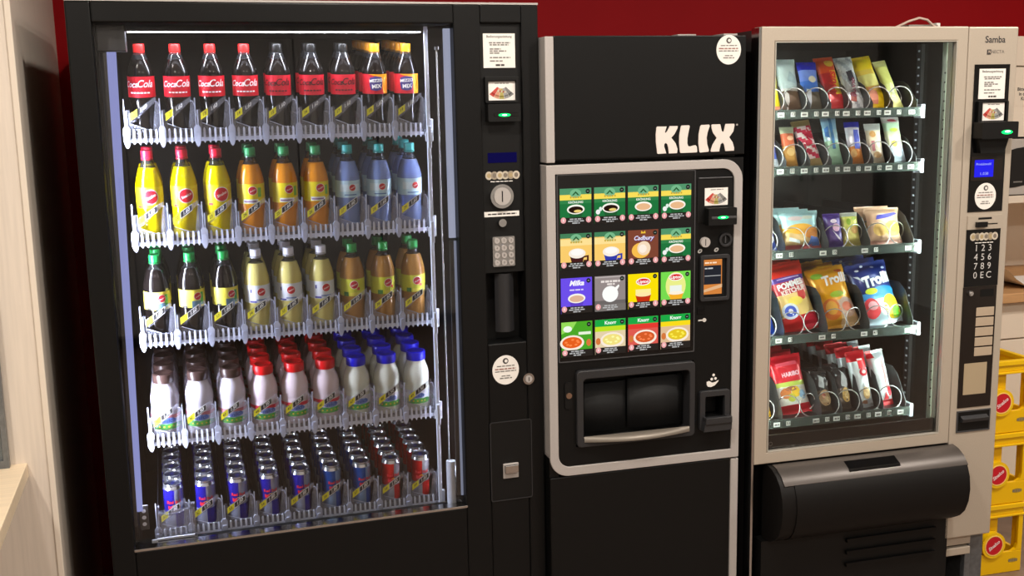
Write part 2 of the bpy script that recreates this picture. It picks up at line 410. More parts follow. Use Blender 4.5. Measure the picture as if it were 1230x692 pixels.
def round_sticker(parent, x, z, r, y):
    b = MB(); b.prism(disc(x, z, r*.93, r, 32), y-.0008, y, WHITEP); yy = y-.0012
    n = 20; a = disc(x, z+r*.62, r*.2, n=n); c = disc(x+r*.03, z+r*.62, r*.11, n=n)
    b.add([(p, yy, q) for p, q in a+c], [(i, (i+1) % n, n+(i+1) % n, n+i) for i in range(n)], ink((70, 66, 64)))
    lines(b, x-r*.62, x+r*.62, z+r*.28, r*.07, yy, PALEP); lines(b, x-r*.75, x+r*.7, z+r*.08, r*.09, yy, ink((150, 110, 100))); lines(b, x-r*.75, x+r*.72, z-r*.08, r*.07, yy, PALEP)
    lines(b, x-r*.3, x+r*.3, z-r*.4, r*.07, yy, PALEP); lines(b, x-r*.42, x+r*.42, z-r*.55, r*.08, yy, PALEP)
    return b.build('round_sticker', parent)
round_sticker(E1, 1.068, .8945, .042, 0)
def lock(parent, x, z, r, y, m=CHROME):
    b = MB(); b.prism(disc(x, z, r, n=22), y-.008, y, m, True).prism(disc(x, z, r*.6, n=18), y-.011, y-.008, SILVER, True).box(x-.0012, x+.0012, y-.0114, y-.0105, z-r*.35, z+r*.35, DEEP)
    return b.build('lock', parent, .001)
lock(E1, 1.133, .864, .0165, 0)
b = MB(); b.ring(rrect(1.017, 1.141, .512, .746, .006), rrect(1.0195, 1.1385, .5145, .7435, .005), -.0025, 0, DARKGREY); b.box(1.0195, 1.1385, -.0008, .001, .5145, .7435, DEEP); b.build('coin_return_door', E1)
MB().box(1.053, 1.099, -.006, 0, .578, .622, SILVER).box(1.056, 1.096, -.016, -.006, .596, .619, CHROME).build('return_lever', E1, .002)

# ------------------------------------------------------------------ trays of machine 1
TILT = math.radians(5.5); PITCH = .0856; X0 = .114
ROWZ = [1.567, 1.303, 1.040, .770, .506]
TAGY = principled('yellow_tag', (236, 226, 40), .5); TAGW = principled('white_tag', (232, 232, 226), .5); TAGK = principled('black_tag', (24, 24, 24), .5)
LIP = principled('white_lip', (214, 220, 238), .35)
TM = [FM @ Matrix.Translation((X0, .1, z-.0043)) @ Matrix.Rotation(TILT, 4, 'X') for z in ROWZ]
shelfname = ['top', 'second', 'third', 'fourth', 'bottom']
nth = words_
PRICES = ['1.60', '1.60', '1.60', '1.50', '1.80']
def lane_stop_mesh(row):
    w = PITCH; b = MB()
    # low clear wall with a slanted upper edge carrying the tag, and a rounded ear
    b.prism([(.006, .0), (w-.006, .0), (w-.006, .016), (.05, .02), (.012, .035), (.010, .07), (.002, .07), (.002, .0)], .0, .0018, CLEAR)
    b.prism([(.064, .02), (.078, .014), (.083, .03), (.083, .075), (.078, .09), (.073, .09), (.070, .07)], .0, .0018, CLEAR)
    b.prism([(.006, .036), (.020, .040), (.076, .092), (.074, .102), (.006, .058)], .0014, .0026, CLEAR)
    for k in range(5):   # comb teeth over the front edge
        x = .017+k*.0135
        b.prism([(x-.003, -.012), (x, -.017), (x+.003, -.012), (x+.0026, .018), (x+.001, .022), (x-.001, .022), (x-.0026, .018)], -.004, -.001, LIP)
    b.prism([(-.009, -.008), (-.004, -.022), (0, -.026), (.004, -.022), (.009, -.008), (.009, .022), (.004, .03), (-.004, .03), (-.009, .022)], -.006, -.001, CLEARB)
    b.prism(rrect(-.0055, .0055, -.014, .012, .003), -.010, -.006, CLEARB)
    b.box(-.004, -.001, -.003, .0, .02, .098, CLEARB).box(.001, .004, -.003, .0, .02, .068, CLEARB)
    b.tube([(.012, .0008, .035), (.05, .0008, .02), (.064, .0008, .02), (.078, .0008, .014), (.083, .0008, .03), (.083, .0008, .075), (.078, .0008, .09), (.073, .0008, .09)], .0009, CLEARB, 5)
    return b.mesh('lane_stop')
def tag_mesh(row, lane):
    b = MB(); a = math.radians(35); ca, sa = math.cos(a), math.sin(a); ox, oz = .010, .042
    def P(u, v): return (ox+u*ca, oz+u*sa+v*1.1)
    h = .0158; y = -.0024
    def q(u0, u1, v0, v1, m, yy): b.flat([P(u0, v0), P(u1, v0), P(u1, v1), P(u0, v1)], yy, m)
    q(0, .0225, 0, h, TAGY, y)
    if row: q(.023, .060, 0, h, TAGW, y)
    if row: q(.0242, .0588, .0014, h-.0014, TAGK, y-.0003)
    mp = lambda u, v, d: (P(u, v)[0], d, P(u, v)[1])
    b.text('%d' % ((row+1)*10+lane+1), .011, h/2, .0105, y-.0005, TAGK, mp, .01)
    b.text(PRICES[row], .0415, h/2, .0125, y-.0006, TAGW, mp, .015)
    v = b.v[:]; return b.mesh('price_tag')
STOPS = [lane_stop_mesh(r) for r in range(5)]
DIV = MB().box(-.001, .001, .002, .6, .0, .045, CLEARD).mesh('lane_divider')
FLOORT = principled('tray_floor', (46, 47, 54), .35)
for r in range(5):
    t = empty('shelf_tray', TM[r], 'sloping %s shelf tray with clear plastic lane stops and price tags' % shelfname[r], 'tray', 'trays of the drinks machine')
    b = MB(); b.box(-.004, 9*PITCH+.004, .0, .62, -.010, -.001, FLOORT); b.build('tray_floor', t)
    MB().box(-.006, 9*PITCH+.008, -.002, .004, -.012, -.002, LIP).build('front_lip', t, .001, 'white front edge of the tray')
    for k in range(10):
        d = part('lane_divider', DIV, t); d.location = (k*PITCH, 0, 0)
    for k in range(9):
        s = part('lane_stop', STOPS[r], t); s.location = (k*PITCH, -.002, 0)
        part('price_tag', tag_mesh(r, k), s)
    b = MB(); b.prism([(-.007, -.018), (.009, -.018), (.012, .02), (.010, .085), (-.002, .1), (-.006, .06)], -.005, -.002, CLEAR).box(.008, .02, -.006, .004, -.02, .03, WEND)
    o = b.build('end_bracket', t); o.location = (9*PITCH, 0, 0)

# ------------------------------------------------------------------ bottles and cans
def wrap(r):
    return lambda u, v, d: ((r+d)*math.sin(u/r), -(r+d)*math.cos(u/r), v)
def cyl_band(b, r, z0, z1, u0, u1, m, d=0, n=14, slant=0):
    mp = wrap(r); vs = []
    for i in range(n+1):
        u = u0+(u1-u0)*i/n
        vs += [mp(u, z0+slant*(u-u0), d), mp(u, z1+slant*(u-u0), d)]
    b.add(vs, [(2*i, 2*i+2, 2*i+3, 2*i+1) for i in range(n)], m, True)
def clip(poly, ax, lo, hi):
    for sgn, lim in ((1, lo), (-1, hi)):
        out = []
        for i in range(len(poly)):
            p, q = poly[i], poly[(i+1) % len(poly)]; a, c = sgn*(p[ax]-lim), sgn*(q[ax]-lim)
            if a >= 0: out.append(p)
            if (a > 0 > c) or (a < 0 < c):
                t = a/(a-c); out.append((p[0]+(q[0]-p[0])*t, p[1]+(q[1]-p[1])*t))
        poly = out
        if len(poly) < 3: return []
    return poly
def sliced(b, poly, step, d, m, mp, both=False):
    """a printed shape laid on a curved surface in narrow strips"""
    x0, x1 = min(p[0] for p in poly), max(p[0] for p in poly); n = max(1, int((x1-x0)/step)+1)
    for i in range(n):
        q = clip(poly, 0, x0+(x1-x0)*i/n, x0+(x1-x0)*(i+1)/n)
        if not q: continue
        z0, z1 = min(p[1] for p in q), max(p[1] for p in q); k = max(1, int((z1-z0)/step)+1) if both else 1
        for j in range(k):
            c = clip(q, 1, z0+(z1-z0)*j/k, z0+(z1-z0)*(j+1)/k) if k > 1 else q
            if c: b.add([mp(x, z, d) for x, z in c], [tuple(range(len(c)))], m, True)
def cyl_disc(b, r, u, v, rad, m, d, n=24): sliced(b, disc(u, v, rad, n=n), .004, d, m, wrap(r))
def cap_mesh(m, r, z0, z1):
    b = MB(); b.lathe([(r*.98, z0), (r, z0+.002), (r, z1-.003), (r*.93, z1), (0, z1+.0005)], m, 24)
    for k in range(24):
        a = 2*PI*k/24; b.box(-.0005, .0005, -r-.0006, -r+.0004, z0+.003, z1-.004, m) if k == 0 else None
    b.lathe([(r*1.03, z0-.005), (r*1.06, z0-.003), (r*1.0, z0-.001)], m, 24)
    return b.mesh('cap')
KINDS = {}
def sinalco(key, name, liquid, capc, bandm, zl, discr, extras=(), H=.228, R=.0335, fill=.185, discz=None, off=.006):
    b = MB(); h = H
    prof = [(0, .002), (.020, .001), (.027, 0), (R*.97, .008), (R, .016), (R, .055), (R*.975, .068), (R, .08), (R, .138), (R*.97, .146), (R*.85, .162), (R*.66, fill-.003), (R*.58, fill, NECK)]
    prof = [p if len(p) > 2 else p+(liquid,) for p in prof]
    prof += [(R*.45, h-.034, NECK), (.0125, h-.026, NECK), (.0125, h-.004, NECK), (0, h-.003, NECK)]
    b.lathe(prof, liquid, 28); b.lathe([(R*.56, fill-.001), (0, fill-.001)], liquid, 20)
    b.lathe([(.0125, h-.024), (.0155, h-.0235), (.0155, h-.0215), (.0125, h-.021)], NECK, 24)
    c = cap_mesh(principled('cap_'+key, capc, .35), .0145, h-.019, h)
    l = MB(); r = R+.0004; z0, z1 = zl
    cyl_band(l, r, z0, z1, -PI*r, PI*r, bandm, 0, 36)
    for (u0, u1, a, e, col, dd) in extras: cyl_band(l, r, a, e, u0, u1, ink(col), .0002+.0001*dd, 10)
    dz = discz or (z0+z1)/2+.006
    RD = principled('emblem_red', (206, 26, 40), .4)
    cyl_disc(l, r, off, dz, discr*1.13, ink((245, 240, 235)), .0006); cyl_disc(l, r, off, dz, discr, RD, .0009)
    l.text('Sinalco', off, dz, discr*.56, .0016, ink((250, 246, 244)), wrap(r), .02, .2, .45)
    KINDS[key] = (name, b.mesh(name), [('cap', c), ('label', l.mesh('label'))])
YEL = drink('lemonade_yellow', (246, 224, 0), .2); ORA = drink('orange_drink', (250, 160, 40), .2)
WAT = clear('blue_bottle', (164, 190, 254), .50, .05, 1.5, (180, 200, 250)); COLA = principled('cola', (16, 12, 12), .08, spec=.6)
PALE = drink('cloudy_lemonade', (240, 228, 138), .25); APP = drink('apple_drink', (190, 138, 70), .25)
LY = ink((246, 226, 20)); LPY = ink((248, 236, 90)); LW = ink((226, 232, 240)); LB = ink((190, 222, 236)); LG = ink((212, 214, 60))
sinalco('yellow', 'lemonade_bottle', YEL, (226, 30, 60), LY, (.082, .137), .0175, [(-.03, -.018, .083, .09, (220, 40, 40), 0), (.024, .032, .085, .13, (240, 200, 10), 0)], discz=.112)
sinalco('orange', 'orange_drink_bottle', ORA, (52, 160, 96), LY, (.082, .135), .0105, [(.02, .03, .1, .125, (120, 190, 70), 0), (-.02, .02, .084, .095, (246, 246, 240), 0), (-.018, .015, .087, .091, (150, 120, 160), 1)], discz=.118)
sinalco('water', 'water_bottle', WAT, (64, 190, 190), LB, (.088, .134), .0085, [(-.03, .03, .104, .124, (216, 236, 244), 0), (-.016, .018, .094, .097, (90, 130, 180), 1)], discz=.115)
sinalco('dark', 'cola_mix_bottle', COLA, (20, 150, 70), LPY, (.080, .128), .0095, [(-.004, .02, .08, .098, (110, 150, 180), 0), (.02, .03, .086, .12, (60, 160, 80), 0), (-.03, -.016, .08, .085, (60, 60, 60), 0)], H=.222, discz=.110, off=.012)
sinalco('pale', 'cloudy_lemonade_bottle', PALE, (226, 228, 240), LW, (.080, .128), .0105, [(-.024, -.02, .108, .118, (40, 50, 150), 0), (-.026, -.008, .081, .086, (80, 80, 170), 0), (-.008, .02, .086, .09, (130, 150, 200), 0)], H=.222, discz=.110)
sinalco('apple', 'apple_drink_bottle', APP, (40, 160, 76), LG, (.080, .128), .0105, [(.014, .022, .096, .104, (220, 70, 50), 0), (-.024, -.01, .08, .092, (60, 120, 40), 0), (-.006, .022, .08, .09, (236, 226, 90), 0)], H=.222, discz=.112)
def coke(key, name, capc, spec):
    b = MB(); h = .230; R = .0325
    body = [(0, .003), (.018, .001), (.026, 0), (.0305, .006), (.031, .016), (.0295, .035), (.0275, .055), (.029, .072), (.0315, .088), (R, .098), (R, .152), (.0315, .160), (.027, .176), (.0205, .192, NECK), (.0155, .205, NECK), (.0125, .212, NECK), (.0125, .228, NECK), (0, .228, NECK)]
    b.lathe([p if len(p) > 2 else p+(COLA,) for p in body], COLA, 28); b.lathe([(.0205, .1915), (0, .1915)], COLA, 20)
    b.lathe([(.0125, .205), (.0152, .2055), (.0152, .2075), (.0125, .208)], NECK, 24)
    c = cap_mesh(principled('cap_'+key, capc, .35), .0142, .209, h)
    l = MB(); r = R+.0004; mp = wrap(r)
    if spec == 'mix':
        cyl_band(l, r, .099, .151, -PI*r, PI*r, ink((214, 34, 52)), 0, 36)
        sliced(l, [(-.020, .151), (.012, .142), (.018, .118), (.022, .099), (.048, .099), (.048, .151)], .004, .0003, ink((250, 160, 20)), mp)
        sliced(l, [(-.017, .142), (.0, .146), (.016, .143), (.018, .125), (.014, .110), (0, .107), (-.015, .110), (-.018, .126)], .004, .0006, ink((70, 60, 130)), mp)
        l.text('MEZZO', 0, .134, .0105, .0012, ink((245, 245, 245)), mp, .03, 0, .08); l.text('MIX', .001, .119, .0145, .0012, ink((245, 245, 245)), mp, .03, 0, .08)
    else:
        RD = ink((216, 22, 44)) if spec == 'red' else ink((200, 20, 44)); IN = ink((248, 244, 244)) if spec == 'red' else ink((50, 8, 14))
        cyl_band(l, r, .099, .151, -PI*r, PI*r, RD, 0, 36)
        l.text('Coca', -.0225, .131, .0215, .0012, IN, mp, .014, .35, 0, .82); l.text('Cola', .0135, .1325, .0255, .0012, IN, mp, .014, .35, 0, .82)
        l.add([mp(u, v, .0005) for u, v in ((-.0075, .130), (-.0035, .1315), (-.0035, .1335), (-.0075, .132))], [(0, 1, 2, 3)], IN)
        for i in range(6): cyl_band(l, r, .109, .1125, -.024+i*.0085, -.0175+i*.0085, IN, .0005, 3)
    KINDS[key] = (name, b.mesh(name), [('cap', c), ('label', l.mesh('label'))])
coke('coke', 'cola_bottle', (226, 38, 36), 'red'); coke('zero', 'sugar_free_cola_bottle', (18, 18, 18), 'zero'); coke('mix', 'cola_orange_bottle', (238, 156, 30), 'mix')
def milk(key, name, capc, bodyc, bandc):
    b = MB(); R = .0378; M = drink('milk_'+key, bodyc, .15, .25)
    b.lathe([(0, .002), (.028, 0), (.034, .003), (R, .012), (R, .066), (R*.955, .078), (R*.95, .084), (R*.985, .096), (R*.975, .110), (R*.88, .126), (R*.74, .138), (.0255, .146), (.0255, .150), (0, .151)], M, 28)
    c = MB(); cm = principled('cap_'+key, capc, .3)
    c.lathe([(.0265, .1495), (.0275, .151), (.0275, .168), (.0262, .1735), (.021, .175), (.0195, .1738), (0, .1738)], cm, 26)
    l = MB(); r = R+.0004
    mp = wrap(r)
    cyl_band(l, r, .066-.028, .066, -PI*r, PI*r, ink((222, 224, 238)), 0, 36)
    if bandc: cyl_band(l, r, .056, .066, -PI*r, PI*r, ink(bandc), .0002, 36)
    cyl_band(l, r, .026, .038, -PI*r, PI*r, ink((96, 170, 84)), .0001, 36)
    for u, v, w_, c_ in ((-.016, .038, .016, (60, 150, 70)), (.012, .037, .02, (100, 190, 80)), (.03, .037, .012, (60, 150, 70)), (-.034, .037, .014, (120, 190, 90))):
        sliced(l, disc(u, v, w_, .005, 18), .004, .0004, ink(c_), mp)
    sliced(l, disc(.004, .050, .022, .0085, 20), .004, .0003, ink((120, 150, 215)), mp)
    l.text('Müller', .004, .0505, .0155, .0006, ink((40, 70, 160)), mp, .02, .2, .12) if False else l.text('milch', .004, .0505, .016, .0006, ink((40, 70, 160)), mp, .02, .2, .12)
    for u in (-.02, -.008, .004, .016, .026): l.add([mp(x, z, .0006) for x, z in disc(u, .034, .0025, .002, 8)], [tuple(range(8))], ink((236, 200, 60)))
    KINDS[key] = (name, b.mesh(name), [('cap', c.mesh('cap')), ('label', l.mesh('label'))])
milk('choc', 'chocolate_milk_bottle', (58, 42, 38), (226, 222, 236), (196, 120, 130)); milk('straw', 'strawberry_milk_bottle', (222, 16, 24), (240, 222, 230), (220, 50, 70)); milk('van', 'vanilla_milk_bottle', (14, 20, 205), (236, 240, 226), None)
ALU = principled('aluminium', (205, 208, 214), .22, .9)
LIDC = principled('lid_centre', (74, 78, 104), .3, .6)
def can(key, name, cA, cB):
    b = MB(); R = .0265; h = .135; n = 36
    prof = [(.019, 0), (.0225, .004), (R, .011), (R, .030), (R, .070), (R, .095), (R, .121), (.0235, .129)]
    A = principled('can_'+key, cA, .22, .55); B = principled('can_silver_'+key, cB, .25, .6)
    b.lathe([(0, .004), (.017, .004), (.019, 0), (.0225, .004), (R, .011)], ALU, n)
    zs = [.011, .020, .029, .038, .047, .056, .066, .076, .085, .094, .103, .112, .121]
    for i in range(len(zs)-1):
        for k in range(n):
            a0, a1 = 2*PI*k/n, 2*PI*(k+1)/n; am = (a0+a1)/2
            if am > PI: am -= 2*PI
            t = (zs[i]+zs[i+1])/2; sl = (t-.066)*3
            quad = (am > .12+sl*.0) ^ (t < .058)
            inside = -1.75 < am < 1.75
            m = (B if quad else A) if inside else (A if (abs(am) > 2.4) ^ (t < .058) else B)
            b.add([(R*math.sin(a0), -R*math.cos(a0), zs[i]), (R*math.sin(a1), -R*math.cos(a1), zs[i]), (R*math.sin(a1), -R*math.cos(a1), zs[i+1]), (R*math.sin(a0), -R*math.cos(a0), zs[i+1])], [(0, 1, 2, 3)], m, True)
    b.lathe([(R, .121), (.0235, .129)], ALU, n)
    l = MB(); mp = wrap(R+.0004)
    l.add([mp(x, z, .0) for x, z in disc(.003, .070, .008, n=16)], [tuple(range(16))], ink((240, 196, 40)))
    for s in (-1, 1):
        l.add([mp(.003+s*x, z, .0003) for x, z in ((.001, .071), (.006, .076), (.011, .074), (.016, .077), (.017, .068), (.014, .064), (.009, .066), (.004, .064))], [tuple(range(8))], ink((205, 30, 44)))
    l.text('Red Bull', .003, .086, .0115, .0003, ink((210, 30, 44)), mp, .03, 0, 0)
    t = MB(); t.lathe([(.0235, .129), (.0245, .132), (.0238, .135), (.0222, .1345), (.0212, .131), (.0195, .1305, LIDC), (0, .1305)], ALU, 28)
    q = MB(); q.prism([(x, y) for x, y in disc(0, 0, .0055, .009, 14)], 0, .0008, principled('tab_blue', (60, 66, 150), .3, .6))
    q.xf = None
    q.v = [(x, -z+.003, .1308+y) for x, y, z in q.v]
    KINDS[key] = (name, b.mesh(name), [('emblem', l.mesh('emblem')), ('lid', t.mesh('lid')), ('pull_tab', q.mesh('pull_tab'))])
can('blue', 'energy_drink_can', (40, 34, 170), (176, 182, 205)); can('light', 'sugar_free_drink_can', (24, 84, 176), (150, 178, 214)); can('red', 'red_energy_drink_can', (222, 34, 34), (186, 186, 194))

LOOK = {'coke': 'red-capped cola bottle', 'zero': 'black-capped cola bottle', 'mix': 'orange-capped cola mix bottle', 'yellow': 'red-capped yellow lemonade bottle', 'orange': 'green-capped orange drink bottle',
        'water': 'turquoise-capped blue water bottle', 'dark': 'green-capped dark cola bottle', 'pale': 'white-capped pale lemonade bottle', 'apple': 'green-capped amber drink bottle',
        'choc': 'brown-capped milk bottle', 'straw': 'red-capped milk bottle', 'van': 'blue-capped milk bottle', 'blue': 'dark blue silver can', 'light': 'lighter blue silver can', 'red': 'red silver can'}
LINE = ['front of line', 'second in line', 'third in line', 'fourth in line', 'fifth in line', 'sixth in line', 'seventh in line']
ROWS = [  # (kind, how many deep, spacing)
    [('coke', 1)]*4+[('zero', 2)]*3+[('mix', 5)]*2,
    [('yellow', 2)]*3+[('orange', 2)]*3+[('water', 3)]*3,
    [('dark', 3)]*3+[('pale', 3)]*3+[('apple', 2)]*3,
    [('choc', 5)]*3+[('straw', 5)]*3+[('van', 6)]*3,
    [('blue', 6)]*5+[('light', 6)]*2+[('red', 7)]*2]
GAP = [.068, .075, .070, .0775, .0565]
YF = [.046, .046, .046, .048, .042]
GROUP = ['cola bottles on the top shelf', 'soft drinks on the second shelf', 'soft drinks on the third shelf', 'milk drinks on the fourth shelf', 'energy drink cans on the bottom shelf']
for r, row in enumerate(ROWS):
    for lane, (k, deep) in enumerate(row):
        name, body, parts = KINDS[k]
        for d in range(deep):
            o = bpy.data.objects.new(name, body); C.objects.link(o)
            jit = random.uniform(-.0015, .0015); rz = random.uniform(-.22, .12) if r < 4 else random.uniform(-.25, .25)
            if k in ('coke', 'zero', 'mix'): rz = random.uniform(-.16, .05)
            o.matrix_world = TM[r] @ Matrix.Translation(((lane+.5)*PITCH+jit, YF[r]+d*GAP[r]+(random.uniform(0, .006) if d else 0), 0)) @ Matrix.Rotation(rz, 4, 'Z')
            tag(o, '%s, %s shelf, %s lane from white lift rail, %s' % (LOOK[k], shelfname[r], nth[8-lane], LINE[d]), 'can' if r == 4 else 'bottle', GROUP[r])
            for pn, pm in parts: part(pn, pm, o)

# ================================================================== machine 2: hot drinks
E2 = empty('hot_drinks_vending_machine', FK, 'black coffee machine with silver outline and sixteen lit drink pictures', 'vending machine')
b = MB(); b.box(0, .596, .06, .75, .03, 1.806, BLACK)
for x in (.04, .5):
    for y in (.1, .62): b.lathe([(.02, 0), (.02, .03)], DEEP, 12, x+.03, y)
b.build('cabinet', E2, .003)
MB().box(.0275, .595, .0, .058, 1.4745, 1.806, BLACK).build('top_door', E2, .003)
MB().box(.002, .0265, -.003, .058, 1.4685, 1.804, SILVER).build('silver_strip', E2, .002, 'silver strip beside the top door')
MB().box(.5645, .589, -.003, .058, .195, .5715, SILVER).build('silver_strip', E2, .002, 'silver strip beside the lower door')
b = MB(); A = rrect(.0, .588, .577, 1.462, (.055, .002, .058, .002), 8); Bi = rrect(.0255, .5625, .603, 1.437, (.036, .001, .036, .001), 8)
b.ring(A, Bi, -.005, .058, SILVER); b.build('silver_frame', E2, .0015, 'silver frame with two rounded corners')
b = MB(); b.box(.0, .0275, .004, .058, .575, .64, BLACK); b.build('corner_filler', E2)
b = MB(); b.box(.5, .594, .004, .058, 1.4, 1.4665, BLACK); b.build('corner_filler', E2)
MB().box(.0, .5635, .0, .058, .195, .5735, BLACK).build('lower_door', E2, .003)
MB().box(.0, .596, .03, .058, .03, .19, DEEP).build('kick_plate', E2)
b = MB(); b.box(.0255, .079, .0, .058, .604, 1.437, BLACK).box(.4425, .4755, .0, .058, .604, 1.437, BLACK).box(.4755, .5375, .0, .058, .772, 1.437, BLACK).box(.4755, .5375, .0, .058, .604, .708, BLACK).box(.5375, .5625, .0, .058, .604, 1.437, BLACK)
b.box(.079, .4425, .0, .058, .8835, 1.437, BLACK).box(.079, .4425, .0, .058, .604, .659, BLACK)
b.build('front_panel', E2)
LOGO = [
 [(0.3228,1.5557),(0.3256,1.5593),(0.3532,1.5586),(0.3518,1.5539),(0.3481,1.5433),(0.3509,1.5406),(0.3549,1.5452),(0.3618,1.5569),(0.3634,1.5596),(0.3869,1.5591),(0.3860,1.5531),(0.3772,1.5372),(0.3674,1.5273),(0.3809,1.5112),(0.3864,1.4948),(0.3850,1.4840),(0.3605,1.4839),(0.3586,1.4999),(0.3557,1.5097),(0.3515,1.5135),(0.3468,1.5111),(0.3457,1.5035),(0.3504,1.4915),(0.3521,1.4846),(0.3277,1.4836),(0.3254,1.4858),(0.3215,1.5161),(0.3210,1.5375)],
 [(0.3964,1.5571),(0.3987,1.5603),(0.4207,1.5604),(0.4233,1.5576),(0.4196,1.5415),(0.4162,1.5242),(0.4161,1.5102),(0.4188,1.5029),(0.4247,1.5013),(0.4342,1.5038),(0.4413,1.5045),(0.4449,1.5007),(0.4467,1.4876),(0.4451,1.4843),(0.3964,1.4841),(0.3940,1.4870),(0.3915,1.5120),(0.3918,1.5335)],
 [(0.4551,1.5557),(0.4586,1.5604),(0.4818,1.5609),(0.4844,1.5576),(0.4780,1.5400),(0.4750,1.5248),(0.4766,1.5074),(0.4821,1.4898),(0.4810,1.4850),(0.4558,1.4836),(0.4534,1.4863),(0.4503,1.5103),(0.4506,1.5342)],
 [(0.4897,1.5592),(0.4921,1.5609),(0.5161,1.5612),(0.5178,1.5575),(0.5211,1.5432),(0.5248,1.5388),(0.5284,1.5420),(0.5318,1.5571),(0.5336,1.5614),(0.5595,1.5615),(0.5608,1.5575),(0.5574,1.5401),(0.5448,1.5241),(0.5555,1.5095),(0.5606,1.4940),(0.5602,1.4859),(0.5340,1.4854),(0.5315,1.4949),(0.5289,1.5059),(0.5240,1.5093),(0.5185,1.5051),(0.5158,1.4931),(0.5140,1.4849),(0.4894,1.4847),(0.4881,1.4885),(0.4940,1.5047),(0.5062,1.5229),(0.4948,1.5374),(0.4905,1.5505)]]
b = MB(); LM = ink((225, 214, 206))
for p in LOGO: b.prism(p, -.0025, 0, LM)
b.flat(disc(.5695, 1.5585, .003, n=12), -.0006, ink((150, 145, 140))); b.build('logo_lettering', E2)
round_sticker(E2, .5405, 1.7665, .0405, 0)
